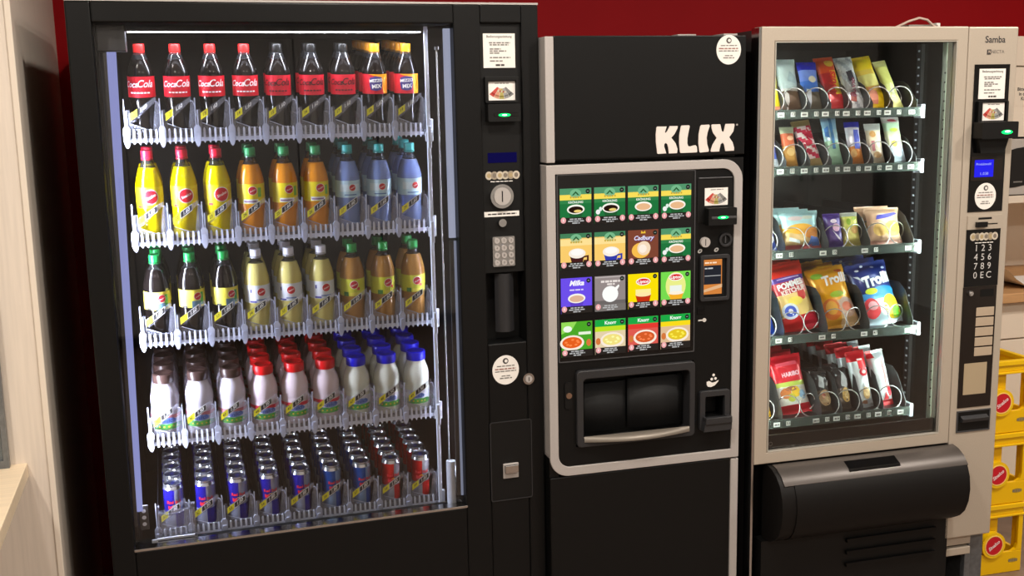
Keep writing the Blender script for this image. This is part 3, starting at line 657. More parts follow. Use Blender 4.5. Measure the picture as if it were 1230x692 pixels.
# lit selection screen
b = MB(); b.box(.031, .4405, -.0012, .0, .912, 1.4345, GLOSSY).ring(rrect(.0295, .4425, .9095, 1.4365, .004), rrect(.0325, .4395, .9125, 1.4335, .003), -.003, 0, GREYPL)
scr = b.build('selection_screen', E2)
K = 1.0
def L_(c, s=1.0): return lit(c, s*K)
def tile(i, j, spec):
    x0 = .0385+j*.0997; z1 = 1.3975-i*.1243; w = .0915; h = .1
    b = MB(); y = -.0018; Y = lambda k: y-.0003*k
    X = lambda u: x0+u*w
    Zf = lambda v: z1-v*h
    def R_(u0, u1, v0, v1, c, k, s=1.0): b.flat(rect(X(u0), X(u1), Zf(v1), Zf(v0)), Y(k), L_(c, s))
    def D(u, v, ru, rv, c, k, rot=0): b.flat(disc(X(u), Zf(v), ru*w, rv*h, 22, rot), Y(k), L_(c))
    def P(pts, c, k): b.flat([(X(u), Zf(v)) for u, v in pts], Y(k), L_(c))
    def T(st, u, v, s, c, k, bold=.02, shear=0): b.text(st, X(u), Zf(v), s*h, Y(k), L_(c), None, bold, shear)
    kind = spec[0]; foot = (44, 38, 34)
    if kind in 'CM':        # green coffee pictures
        R_(0, 1, 0, 1, (34, 118, 62), 0)
        if kind == 'C':
            R_(0, 1, 0, .18, (84, 150, 108), 1); R_(0, 1, .17, .32, (250, 222, 90), 1); R_(0, 1, .32, .42, (52, 132, 74), 1)
        else:
            R_(0, 1, 0, .14, (70, 130, 90), 1); R_(0, 1, .13, .8, (252, 206, 110), 1); R_(0, 1, .16, .34, (255, 226, 150), 2)
        D(.5, .145, .18, .125, (120, 186, 140), 2); P([(.38, .19), (.5, .08), (.62, .19), (.56, .19), (.5, .13), (.44, .19)], (40, 90, 50), 3)
        for q in range(5): R_(.32+q*.08, .37+q*.08, .22, .27, (205, 168, 60), 4)
        if kind == 'C': T('KRÖNUNG', .5, .385, .085, (236, 244, 232), 4, .03)
    elif kind == 'A':
        R_(0, 1, 0, 1, (128, 70, 52), 0); P([(.42, .1), (.44, .02), (.5, .07), (.56, .02), (.58, .1)], (240, 190, 60), 1)
        T('Cadbury', .5, .23, .17, (240, 236, 250), 3, .02, .3); T('Cadbury', .51, .24, .17, (90, 60, 150), 2, .06, .3)
        D(.42, .58, .3, .22, (250, 190, 80), 1); D(.52, .52, .22, .2, (246, 220, 190), 2, .4); D(.48, .53, .13, .12, (255, 240, 224), 3)
    elif kind == 'V':
        R_(0, 1, 0, 1, (110, 80, 235), 0); T('Milka', .5, .155, .2, (250, 248, 255), 2, .04, .3); lines_(b, X(.28), X(.72), Zf(.34), .004, Y(2), L_((220, 210, 250)))
    elif kind == 'W':
        R_(0, 1, 0, 1, (150, 138, 136), 0); R_(0, 1, .7, 1, (110, 104, 102), 1); lines_(b, X(.2), X(.82), Zf(.16), .006, Y(2), L_((235, 225, 220))); lines_(b, X(.4), X(.65), Zf(.24), .005, Y(2), L_((235, 225, 220)))
        D(.5, .52, .26, .23, (255, 255, 252), 3); P([(.66, .34), (.78, .26), (.80, .31), (.72, .42)], (255, 255, 250), 3)
        R_(.02, .98, .02, .05, (190, 180, 178), 2)
    elif kind == 'T':
        R_(0, 1, 0, 1, (252, 226, 10), 0); D(.5, .23, .24, .11, (250, 250, 240), 1); D(.5, .23, .21, .085, (224, 30, 40), 2); T('Lipton', .5, .23, .13, (255, 250, 245), 4, .03)
        P([(.24, .6), (.76, .6), (.70, .82), (.3, .82)], (196, 50, 20), 2); D(.5, .6, .26, .06, (255, 232, 170), 3); R_(.25, .75, .45, .58, (255, 240, 160), 1)
    elif kind == 'G':
        R_(0, 1, 0, 1, (120, 220, 80), 0); D(.5, .41, .34, .40, (236, 240, 140), 1); R_(.3, .7, .4, .6, (240, 246, 236), 2); D(.5, .16, .24, .11, (250, 250, 240), 2); D(.5, .16, .21, .085, (224, 30, 40), 3); T('Lipton', .5, .16, .13, (255, 250, 245), 5, .03)
        P([(.26, .62), (.76, .62), (.70, .8), (.32, .8)], (246, 176, 40), 3); D(.51, .62, .25, .05, (255, 244, 220), 4)
    else:                   # soups
        bg, band, soup = spec[1:4]
        R_(0, 1, 0, 1, bg, 0)
        if kind == 'S': P([(0, 0), (.5, 0), (.36, .2), (0, .34)], (150, 220, 90), 1); D(.2, .2, .14, .09, (240, 250, 236), 2); R_(.55, .95, .3, .38, (235, 246, 220), 2)
        else: R_(0, 1, 0, .2, (30, 170, 70), 1); R_(0, 1, .2, .34, band, 1); T('Knorr', .5, .1, .14, (245, 255, 245), 3, .03)
        cx = .34 if kind == 'S' else .56
        D(cx, .6, .39, .22, (250, 236, 220), 2); D(cx, .59, .32, .16, soup, 3)
        for q in range(7): D(cx+.2*math.cos(q*2.4), .59+.08*math.sin(q*2.4), .05, .028, tuple(min(255, c+40) for c in soup), 4)
        D(.1 if kind != 'S' else .88, .62, .08, .1, (216, 120, 60), 2)
    if kind in 'CMV':       # cups
        brew = spec[1]; cx = .5+(.03 if spec[2:] else 0)
        if kind == 'M':
            P([(.3, .62), (.76, .62), (.70, .84), (.36, .84)], brew, 3); D(.53, .56, .27, .14, (250, 240, 226), 4); D(.53, .53, .2, .09, (255, 252, 246), 5)
            b.add([(X(u), Y(4), Zf(v)) for u, v in ((.74, .64), (.9, .62), (.9, .8), (.72, .8), (.74, .75), (.84, .75), (.84, .67), (.74, .69))], [tuple(range(8))], L_(brew))
        else:
            P([(cx-.25, .6), (cx+.25, .6), (cx+.17, .84), (cx-.17, .84)], (36, 92, 50) if kind == 'C' else (96, 66, 200), 2)
            D(cx, .58, .28, .135, (252, 248, 236), 3); D(cx, .59, .23, .095, brew, 4)
            if brew[0] < 90: D(cx+.06, .63, .12, .04, (240, 210, 120), 5)
            if spec[2:]: D(.12, .68, .07, .07, (240, 244, 240), 3); D(.2, .6, .05, .06, (225, 240, 230), 3)
    R_(0, 1, .8, 1, foot if kind != 'W' else (120, 114, 110), 6)
    for q, (a, c_) in enumerate(((.3, .7), (.25, .75), (.38, .62))): lines_(b, X(a), X(c_), Zf(.845+q*.055), .0032, Y(7), L_((190, 190, 190)))
    D(.1, .87, .085, .085, (240, 170, 170), 8); P([(.07, .9), (.1, .8), (.13, .9)], (250, 226, 226), 9)
    if kind in 'CMATG': D(.9, .87, .085, .085, (240, 170, 170), 8); P([(.87, .9), (.9, .8), (.93, .9)], (250, 226, 226), 9)
    D(.88, .09, .07, .065, (34, 40, 34), 8); R_(.85, .91, .08, .1, (150, 160, 150), 9)
    b.build('picture_tile', scr)
def lines_(b, x0, x1, z, h, y, m): lines(b, x0, x1, z, h, y, m)
blk, wht = (40, 22, 14), (236, 186, 140)
TILES = [[('C', blk), ('C', blk, 1), ('C', wht), ('C', wht, 1)], [('M', (70, 30, 30)), ('M', (50, 60, 170)), ('A',), ('C', wht, 1)],
         [('V', (224, 180, 150)), ('W',), ('T',), ('G',)],
         [('S', (76, 168, 40), None, (232, 96, 30)), ('N', (230, 210, 170), (196, 226, 40), (244, 226, 130)), ('N', (224, 92, 80), (230, 60, 50), (214, 92, 40)), ('N', (226, 190, 150), (250, 220, 30), (232, 200, 40))]]
for i in range(4):
    for j in range(4): tile(i, j, TILES[i][j])
# payment side of machine 2
b = MB(); b.box(.449, .5575, -.002, .0, 1.285, 1.413, DEEP).box(.452, .555, -.005, -.001, 1.409, 1.413, GREYPL); card_fan(b, .507, 1.3575, .072, .05, -.0024)
b.prism(rrect(.471, .5585, 1.278, 1.327, .003), -.03, 0, DEEP).box(.48, .557, -.0312, -.029, 1.296, 1.303, GREYPL)
cr = b.build('card_reader', E2, .001)
MB().flat(disc(.515, 1.300, .017, .0045, 20), -.0316, GREEN).flat(disc(.515, 1.300, .007, .002, 14), -.0319, MATS['green_core']).build('status_light', cr)
b = MB(); b.prism(disc(.472, 1.2285, .0145, n=22), -.010, 0, SILVER, True).box(.4708, .4732, -.0106, -.009, 1.219, 1.238, DEEP); b.build('coin_slot', E2, .001)
b = MB(); n = 22; b.ring(disc(.537, 1.232, .0205, n=n), disc(.537, 1.232, .0135, n=n), -.007, 0, DARKGREY).flat(disc(.537, 1.232, .0135, n=n), -.001, DEEP).box(.535, .539, -.004, -.001, 1.222, 1.243, GREYPL); b.build('key_lock', E2, .001)
b = MB()
for x, z in ((.4585, 1.203), (.510, 1.204)):
    b.flat(disc(x, z, .0075, .0055, 12, .5), -.0006, ink((170, 168, 164))); b.flat(disc(x, z, .0035, .0025, 10, .5), -.0009, ink((30, 30, 30)))
b.build('coin_symbol', E2)
b = MB(); b.ring(rrect(.4575, .549, 1.057, 1.191, .007), rrect(.4675, .5395, 1.0675, 1.180, .004), -.010, 0, DARKGREY); b.box(.4675, .5395, -.003, 0, 1.0675, 1.180, DEEP)
d2 = b.build('display_frame', E2, .001)
b = MB(); b.box(.467, .5265, -.0045, -.003, 1.076, 1.177, L_((236, 146, 70), .8)).box(.470, .5235, -.0052, -.0045, 1.105, 1.160, L_((44, 46, 54), .8))
lines(b, .472, .50, 1.152, .004, -.0056, L_((200, 200, 200))); b.box(.472, .522, -.0056, -.0052, 1.129, 1.131, L_((200, 200, 200), .8)); b.flat([(.467, .0+1.09), (.5265, 1.105), (.5265, 1.095), (.467, 1.082)], -.0058, L_((250, 200, 150), .8)); lines(b, .472, .51, 1.168, .004, -.0056, L_((255, 230, 200)))
b.build('display', d2)
b = MB(); b.box(.452, .474, -.002, 0, 1.018, 1.039, GLOSSY); b.prism(disc(.4745, 1.0005, .006, n=14), -.001, 0, ink((200, 196, 190))).box(.455, .470, -.001, 0, .9985, 1.0025, ink((200, 196, 190))); b.build('key_symbol', E2)
# cup station
b = MB(); b.ring(rrect(.079, .4425, .659, .8835, .012), rrect(.099, .4255, .674, .8585, .012), -.012, .05, DARKGREY); cs = b.build('cup_station', E2, .003)
b = MB(); b.box(.09, .43, .05, .0575, .67, .86, DEEP); b.build('back_plate', cs)
def curved(b, x0, x1, z0, z1, y, bulge, m, n=10):
    v = []
    for i in range(n+1):
        t = i/n; x = x0+(x1-x0)*t; yy = y-bulge*math.sin(PI*t)
        v += [(x, yy, z0), (x, yy, z1), (x, yy+.004, z0), (x, yy+.004, z1)]
    f = []
    for i in range(n):
        a = 4*i; f += [(a, a+4, a+5, a+1), (a+2, a+3, a+7, a+6), (a+1, a+5, a+7, a+3), (a, a+2, a+6, a+4)]
    f += [(0, 1, 3, 2), (4*n, 4*n+2, 4*n+3, 4*n+1)]
    b.add(v, f, m, True)
FLAP = principled('flap_plastic', (22, 23, 24), .6, spec=.3)
b = MB(); curved(b, .105, .2445, .690, .834, .036, .008, FLAP); b.build('cup_flap', cs)
b = MB(); curved(b, .247, .421, .692, .841, .03, .012, FLAP); b.build('cup_flap', cs)
b = MB(); n = 14; top = [(.1+.325*i/n, -.013-.030*math.sin(PI*i/n)) for i in range(n+1)]
b.add([(x, y, .684) for x, y in top]+[(x, -.009, .6895) for x, y in top]+[(x, y, .674) for x, y in top], [(i, i+1, n+2+i, n+1+i) for i in range(n)]+[(i, 2*n+2+i, 2*n+3+i, i+1) for i in range(n)], principled('drip_ledge', (120, 112, 102), .4, .4), True)
b.build('drip_ledge', cs)
b = MB(); b.prism(rrect(.046, .068, .775, .852, .008), -.004, 0, DEEP).prism(disc(.0575, .8135, .0085, n=16), -.008, -.004, principled('brass_lock', (170, 140, 120), .3, .9), True); b.build('door_lock', E2, .001)
b = MB()
for x, z in ((.506, .834), (.500, .822), (.512, .823)): b.flat(disc(x, z, .0042, n=12), -.0006, WHITEP)
b.flat([(.484, .815), (.492, .817), (.502, .811), (.512, .813), (.522, .818), (.521, .813), (.510, .802), (.498, .798), (.488, .800), (.484, .806)], -.0006, WHITEP); b.build('coin_hand_symbol', E2)
b = MB(); b.ring(rrect(.4585, .5545, .670, .790, .008), rrect(.4755, .5375, .708, .772, .004), -.012, .002, DARKGREY)
b.box(.4755, .5375, .045, .052, .708, .772, DEEP)
b.box(.468, .4755, -.03, -.012, .700, .714, DARKGREY).box(.5375, .552, -.03, -.012, .700, .714, DARKGREY).box(.468, .552, -.034, -.026, .694, .714, DARKGREY).prism([(.462, .672), (.552, .672), (.552, .70), (.468, .70)], -.03, -.012, DARKGREY)
b.build('coin_tray', E2, .002)
b = MB(); b.box(.40, .455, .03, .09, 1.806, 1.811, SILVER).box(.55, .592, .05, .12, 1.806, 1.814, SILVER); b.build('top_clip', E2)

# ================================================================== machine 3: snacks
E3 = empty('snack_vending_machine', FB, 'champagne-framed snack vending machine with wire spirals and tall control column', 'vending machine')
SIDE = principled('dark_side_steel', (58, 56, 55), .3, .3)
INB = principled('snack_lining', (24, 24, 24), .25, .1)
b = MB(); b.box(.0, .02, .05, .82, .08, 1.822, SIDE).box(.745, .852, .05, .82, .223, 1.826, CHAMP).box(.02, .745, .05, .82, 1.808, 1.822, SIDE).box(.02, .745, .76, .82, .08, 1.808, SIDE).box(.02, .745, .07, .76, .08, .56, DEEP)
b.build('cabinet', E3)
b = MB(); b.box(.0202, .026, .055, .76, .561, 1.807, INB).box(.739, .7448, .055, .76, .561, 1.807, INB).box(.026, .739, .752, .7598, .561, 1.807, INB).box(.026, .739, .055, .752, 1.80, 1.8075, INB).box(.026, .739, .055, .752, .5605, .566, INB)
b.build('inner_lining', E3)
MB().box(-.008, -.001, .0, .045, .09, 1.826, CHROME).build('edge_trim', E3)
b = MB(); b.ring(rect(.0, .677, .546, 1.829), rect(.043, .640, .581, 1.788), .0, .045, CHAMP); b.build('door_frame', E3, .003)
LEDG = glow('snack_tube_light', (236, 255, 246), 60)
b = MB(); b.ring(rect(.0435, .6395, .5815, 1.7875), rect(.046, .637, .584, 1.785), -.001, .02, principled('inner_bead', (205, 200, 188), .3, .4)); b.build('glass_bead', E3)
MB().box(.046, .637, .012, .018, .584, 1.785, GLASS).build('glass_pane', E3)
b = MB(); b.box(.046, .637, .02, .03, .584, .626, DEEP); n = 16; a = disc(.0655, .600, .0065, n=n); c = disc(.0655, .600, .0048, n=n)
b.add([(x, .0195, z) for x, z in a+c], [(i, (i+1) % n, n+(i+1) % n, n+i) for i in range(n)], PALEP); b.build('sill_panel', E3)
MB().box(.651, .661, .05, .062, .62, 1.78, LEDG).build('light_tube', E3)
MB().box(.03, .04, .05, .062, .62, 1.78, LEDG).build('light_tube', E3)
b = MB(); RK = principled('perforated_rail', (150, 165, 158), .4, .3)
b.box(.628, .646, .047, .050, .6, 1.785, RK)
for k in range(38): b.flat(disc(.637, .66+k*.028, .003, n=8), .0465, DEEP)
b.build('perforated_rail', E3)
b = MB(); b.box(.727, .7388, .29, .315, .57, 1.795, DARKGREY)
for k in range(46): b.box(.7255, .7268, .298, .306, .6+k*.026, .606+k*.026, WEND)
b.build('tray_rail', E3)
b = MB(); b.box(.679, .852, .0, .048, .223, 1.828, CHAMP); b.build('control_column', E3, .004)
b = MB(); b.text('Samba', .7705, 1.790, .0275, -.0006, ink((48, 46, 48)), None, .015); b.box(.744, .757, -.0012, 0, 1.747, 1.7615, ink((48, 46, 48))); b.text('N', .7505, 1.7545, .012, -.0016, ink((190, 176, 158)), None, .02, .2); b.text('NECTA', .7805, 1.7545, .0145, -.0006, ink((110, 104, 98))); b.build('brand_print', E3)
BRN = principled('brown_black_panel', (30, 24, 21), .2, spec=.5)
b = MB(); b.box(.703, .8265, -.002, .0, 1.276, 1.718, GLOSSY); cp = b.build('control_panel', E3)
notice(cp, .719, .811, 1.616, 1.705, -.002)
b = MB(); b.ring(rrect(.716, .822, 1.545, 1.610, .004), rrect(.730, .815, 1.549, 1.607, .002), -.012, -.002, DEEP); card_fan(b, .7715, 1.578, .079, .053, -.006)
b.prism(rrect(.706, .833, 1.498, 1.548, .004), -.045, -.002, DEEP); b.prism([(.725, 1.455), (.808, 1.455), (.822, 1.498), (.715, 1.498)], -.02, -.002, DEEP)
cr = b.build('card_reader', cp, .001)
MB().flat(disc(.793, 1.517, .02, .0065, 20), -.0454, GREEN).flat(disc(.795, 1.519, .010, .003, 14), -.0457, MATS['green_core']).build('status_light', cr)
b = MB(); b.box(.705, .8185, -.004, -.002, 1.371, 1.445, BRN); b.box(.718, .785, -.0048, -.004, 1.382, 1.434, glow('blue_display', (44, 40, 240), 1.0))
b.text('Produktwahl', .749, 1.421, .0105, -.0052, L_((190, 200, 255))); b.text('1..0.50', .752, 1.392, .0115, -.0052, L_((190, 200, 255))); b.build('display', cp)
round_sticker(E3, .763, 1.323, .0405, -.002)
b = MB(); b.box(.7045, .827, -.003, 0, 1.222, 1.264, CHAMP).box(.742, .790, -.0036, -.003, 1.252, 1.258, DEEP).box(.732, .770, -.012, -.003, 1.229, 1.245, GLOSSY).box(.77, .812, -.0038, -.003, 1.236, 1.239, DEEP); b.build('coin_slot', E3)
b = MB(); b.box(.7035, .8255, -.002, 0, 1.044, 1.222, GLOSSY); b2 = b
for i, rw in enumerate(('123', '456', '789', '0EC')):
    for j, ch in enumerate(rw): b.text(ch, .741+j*.0245, 1.163-i*.0283, .029, -.0026, ink((196, 194, 190)))
coin_row(b, .727, 1.199, 6, .0155, .0125, -.0026); lines(b, .735, .80, 1.180, .0025, -.0026, WHITEP); b.build('keypad', E3)
b = MB(); b.box(.702, .8235, -.002, 0, .657, 1.043, BRN).box(.765, .812, -.003, -.001, 1.011, 1.033, DEEP); lp = b.build('lower_panel', E3)
lock(lp, .7255, 1.024, .0085, -.002)
TAN = principled('tan_label', (176, 158, 136), .45)
for i in range(5): MB().box(.752, .817, -.004, -.002, .949-i*.0318, .9765-i*.0318, TAN).build('button', lp, .001)
MB().box(.719, .802, -.003, -.002, .699, .800, principled('tan_plate', (168, 150, 122), .45)).build('info_plate', lp)
b = MB(); b.ring(rect(.702, .8255, .577, .647), rect(.706, .8215, .581, .643), -.003, 0, GREYPL); b.box(.706, .8215, -.001, 0, .581, .643, DEEP).prism_x([(-.001, .61), (-.012, .612), (-.014, .622), (-.001, .63)], .716, .812, DARKGREY); b.build('coin_tray', E3)
# delivery flap: bulging body
prof = [(.0, .541), (-.028, .536), (-.055, .522), (-.078, .498), (-.092, .465), (-.097, .425), (-.092, .385), (-.078, .350), (-.055, .325), (-.025, .308), (.0, .302)]
GUN = principled('gunmetal', (84, 78, 74), .35, .4)
b = MB(); ins = [(.03, .541)]+prof+[(.03, .302)]
FLD = principled('flap_dark', (17, 15, 14), .5, spec=.2)
b.prism_x(ins, .046, .690, FLD, True); b.build('delivery_chute', E3, .003)
t_ = prof[:4]; MB().prism_x([(y-.003, z+.002) for y, z in t_]+[(y+.006, z-.006) for y, z in reversed(t_)], .060, .691, GUN, True).build('chute_hood', E3, .001, 'greyish metal upper edge of the delivery flap')
b = MB(); q = [(y-.0035, z) for y, z in prof[2:10]]; q2 = [(y+.002, z) for y, z in reversed(prof[2:10])]
q[0] = (-.0805, .4995); q = q[0:1]+q[2:]; q2 = q2[:-2]+[(-.070, .498)]
b.prism_x(q+q2, .092, .680, FLD, True); b.build('delivery_flap', E3, .002)
MB().prism_x([(-.03, .5395), (-.064, .5235), (-.068, .508), (-.03, .523)], .285, .46, GLOSSY).build('flap_handle', E3, .002)
b = MB(); b.box(.03, .69, .0, .045, .02, .30, DEEP)
for z in (.275, .235, .195): b.box(.32, .64, -.012, .0, z-.012, z, BLACK)
b.box(.08, .25, -.01, .0, .13, .137, DARKGREY); b.build('base_panel', E3)
b = MB(); b.box(.660, .795, .02, .05, .188, .219, CHAMP).box(.662, .792, .015, .05, .155, .180, CHAMP).box(.775, .795, .018, .04, .0, .155, STEEL); b.build('base_bracket', E3, .002)
MB().box(.797, .850, .03, .6, .0, .221, STEEL).build('base_leg', E3, .001, 'galvanised base leg under the column')
MB().box(.05, .79, .3, .75, .0, .08, DEEP).build('plinth', E3)

# trays of machine 3
COIL = principled('spiral_wire', (214, 214, 212), .25, .6)
LIPG = clear('green_price_rail', (140, 156, 150), .26, .1, 1.45, (140, 156, 150))
def spiral_mesh(r, length, turns, hand):
    pts = []; N = turns*18
    for i in range(N+1):
        a = 2*PI*i/18-PI/2; pts.append((r*math.cos(a)*hand, length*i/N, r+r*math.sin(a)))
    return MB().tube(pts, .0018, COIL, 5).mesh('spiral')
SP = {1: spiral_mesh(.034, .5, 9, 1), -1: spiral_mesh(.034, .5, 9, -1)}
T3 = [1.592, 1.424, 1.170, .905, .637]
EDGES = [[.078, .151, .229, .299, .370, .442, .512, .597], [.078, .153, .233, .306, .378, .451, .524, .602], [.05, .156, .305, .45, .605], [.05, .160, .310, .458, .616], [.05, .160, .297, .370, .445, .520, .602]]
NUMS = [[11, 12, 13, 14, 15, 16, 17], [21, 22, 23, 24, 25, 26, 27], [31, 33, 35, 37], [41, 43, 45, 47], [51, 53, 55, 56, 57, 58]]
DIVH = [.085, .085, .10, .13, .12]
DIVM = principled('tray_divider', (66, 68, 70), .3, .2)
for r in range(5):
    t = empty('snack_tray', FB @ Matrix.Translation((0, .12, T3[r])), '%s snack tray with wire spirals behind the champagne door' % shelfname[r], 'tray', 'trays of the snack machine')
    ed = EDGES[r]; h = DIVH[r]
    MB().box(ed[0]-.03, ed[-1]+.012, .0, .56, -.006, -.001, DARKGREY).build('tray_floor', t)
    b = MB(); b.box(ed[0]-.03, ed[-1]+.012, -.006, .0, -.024, .004, LIPG); pr = b.build('price_rail', t)
    for k in range(len(ed)-1):
        x0, x1 = ed[k], ed[k+1]
        b = MB(); b.box(x0+.010, x0+.024, -.0075, -.0062, -.017, -.003, TAGW); b.text('%d' % NUMS[r][k], x0+.017, -.010, .013, -.008, TAGK, None, .01); b.box(x1-.034, x1-.012, -.0075, -.0062, -.018, -.004, TAGW); lines(b, x1-.031, x1-.015, -.011, .005, -.008, PALEP); b.build('price_tag', pr)
    tall = h > .14
    for x in ed:
        p = [(.0, -.001), (.0, .03), (.02, h*.55), (.05, h*.92), (.08, h), (.54, h), (.54, -.001)] if tall else [(.0, -.001), (.0, .02), (.05, h*.85), (.08, h), (.54, h), (.54, -.001)]
        MB().prism_x(p, x-.0008, x+.0008, DIVM).build('lane_divider', t)
    for k in range(len(ed)-1):
        c = (ed[k]+ed[k+1])/2; w_ = ed[k+1]-ed[k]
        for q, hand in (((0, 1),) if w_ < .12 else ((-.034, 1), (.034, -1))):
            s = part('spiral', SP[hand], t); s.location = (c+q+.002, .004, .0)
    b = MB(); b.box(.0, .012, -.006, .03, -.03, .012, WEND); e_ = b.build('tray_latch', t); e_.location = (ed[-1]+.012, 0, 0)

def pack(name, w, h, t, fn, decals=(), crimp=.07, rough=.3, metal=.15, nx=12, nz=22, wob=1.0):
    """sealed pillow pack, bottom at z=0, front towards -y"""
    b = MB(); ph = random.uniform(0, 6)
    if name == B_: w *= 1.16
    def prof(u, v):
        a = max(0, 1-abs(2*u-1)**2.6); q = min(v, 1-v)
        s = 0 if q < crimp else min(1, (q-crimp)/.16)
        return a**.5*(s*(2-s))**.6
    def crinkle(u, v): return .0016*wob*math.sin(9*u+7*v+ph)*math.sin(23*v+5*u+ph)
    def width(v):
        q = min(v, 1-v); return w*(1-.10*min(1, max(0, (q-crimp))/.2))
    def F(u, v, d=0): return ((u-.5)*width(v), -t/2*prof(u, v)-d-crinkle(u, v)*prof(u, v), v*h+(.0018*(1 if int(u*24) % 2 else -1) if v in (0, 1) else 0))
    def G(u, v): return ((u-.5)*width(v), t/2*prof(u, v), v*h)
    for side in (0, 1):
        vs = [(F if side == 0 else G)(i/nx, j/nz) for j in range(nz+1) for i in range(nx+1)]
        by = {}
        for j in range(nz):
            for i in range(nx):
                c = fn((i+.5)/nx, (j+.5)/nz); a = j*(nx+1)+i
                by.setdefault(c, []).append((a, a+1, a+nx+2, a+nx+1) if side == 0 else (a, a+nx+1, a+nx+2, a+1))
        for c, fs in by.items(): b.add(vs, fs, principled('foil_%d_%d_%d_%d' % (c+(int(metal*100),)), c, rough, metal, coat=.3), True)
    mp = lambda x, z, d: F(min(1, max(0, x/w+.5)), min(.999, max(.001, z/h)), .0012+d)
    for dc in decals:
        if dc[0] == 'T': _, st, x, z, s, c, lay, bold, shear, rot = dc; b.text(st, x*w, z*h, s*h, .0012+.0006*lay, ink(c), mp, bold, shear, rot)
        elif dc[0] == 'D': _, x, z, rx, rz, c, lay = dc; sliced(b, disc(x*w, z*h, rx*w, rz*h, 18), .012, .0004*lay, ink(c), mp, True)
        elif dc[0] == 'P': _, pts, c, lay = dc; sliced(b, [(x*w, z*h) for x, z in pts], .012, .0004*lay, ink(c), mp, True)
    me = b.mesh(name)
    # drop the unused copies of vertices
    import bmesh
    bm = bmesh.new(); bm.from_mesh(me); bmesh.ops.delete(bm, geom=[v for v in bm.verts if not v.link_faces], context='VERTS'); bm.to_mesh(me); bm.free()
    return me
def bands(*bs):
    """(top of band, colour) from the bottom up"""
    def fn(u, v):
        for top, c in bs:
            if v <= top: return c
        return bs[-1][1]
    return fn
def put(name, me, row, x, y, label, cat, group, lean=.35, roll=0, turn=0, z=0):
    o = bpy.data.objects.new(name, me); C.objects.link(o)
    o.matrix_world = FB @ Matrix.Translation((x, .12+y, T3[row]+z)) @ Matrix.Rotation(turn, 4, 'Z') @ Matrix.Rotation(roll, 4, 'Y') @ Matrix.Rotation(-lean, 4, 'X')
    return tag(o, label, cat, group)
Wt, Sv = (240, 240, 238), (200, 214, 216)
gb = ['bars on the top snack tray', 'bars on the second snack tray', 'packs on the third snack tray', 'bags on the fourth snack tray', 'bags on the bottom snack tray']
B_ = 'snack_bar'
# top tray
m = pack(B_, .06, .155, .022, bands((.1, (240, 150, 120)), (.3, (250, 222, 30)), (.62, (236, 232, 90)), (1, (250, 228, 20))), [('D', 0, .55, .3, .13, (190, 200, 190), 1)])
put(B_, m, 0, .118, .035, 'yellow wrapped bar at the window edge of the top snack tray', 'snack bar', gb[0], .30)
m = pack(B_, .062, .165, .024, bands((.36, (96, 72, 52)), (.42, (230, 230, 226)), (1, (206, 222, 222))), [('P', [(-.4, .0), (-.15, .0), (-.1, .3), (-.3, .38)], (236, 236, 232), 1), ('P', [(-.1, .55), (.35, .5), (.4, .62), (.1, .75)], (170, 190, 196), 1)])
put(B_, m, 0, .192, .045, 'crumpled silver white bar with brown lower end, top snack tray', 'snack bar', gb[0], .35)
m = pack(B_, .058, .155, .022, bands((.36, (90, 84, 70)), (.6, (60, 120, 220)), (.8, (120, 150, 235)), (1, (20, 30, 190))), [('P', [(-.45, .02), (-.15, .02), (-.05, .4), (-.3, .42)], (214, 226, 236), 1), ('D', .1, .62, .2, .07, (236, 226, 200), 1)])
put(B_, m, 0, .266, .045, 'blue and pale blue wrapped bar, top snack tray', 'snack bar', gb[0], .35)
m = pack(B_, .058, .178, .022, lambda u, v: (240, 206, 30) if u > .55 and .25 < v < .72 else ((226, 80, 30) if v > .7 else (196, 32, 40)), [('D', .15, .86, .25, .07, (240, 190, 60), 1), ('T', 'Nuts', .05, .5, .2, (230, 60, 30), 2, .04, .2, 1.35)])
put(B_, m, 0, .348, .042, 'red and yellow nut bar, top snack tray', 'snack bar', gb[0], .45, -.08)
m = pack(B_, .055, .178, .022, lambda u, v: (236, 240, 242) if (int(u*5+v*9) % 3) else (190, 196, 204), [('P', [(-.1, .5), (.25, .56), (.2, .72), (-.15, .7)], (50, 46, 60), 1), ('P', [(-.3, .15), (.0, .12), (.05, .32), (-.25, .3)], (180, 80, 70), 1), ('T', 'Bueno', .0, .38, .14, (150, 60, 90), 2, .03, .2, 1.35)], metal=.3)
put(B_, m, 0, .418, .045, 'white and grey patterned bar, top snack tray', 'snack bar', gb[0], .45, -.08)
m = pack(B_, .062, .185, .024, bands((.3, (246, 206, 30)), (.42, (246, 190, 90)), (.62, (246, 232, 140)), (.74, (236, 200, 80)), (1, (250, 214, 10))), [('P', [(-.35, .1), (.0, .08), (.1, .3), (-.25, .4)], (240, 150, 120), 1)])
put(B_, m, 0, .492, .042, 'tall yellow bar with folded top, top snack tray', 'snack bar', gb[0], .5, -.13)
m = pack(B_, .040, .17, .018, bands((.5, (238, 236, 150)), (.85, (230, 228, 130)), (1, (240, 238, 160))), [('T', 'Balisto', 0, .35, .11, (250, 250, 236), 1, .02, .1, 1.45)])
put(B_, m, 0, .560, .048, 'slim pale yellow bar next to the empty end of the top snack tray', 'snack bar', gb[0], .5, -.13)
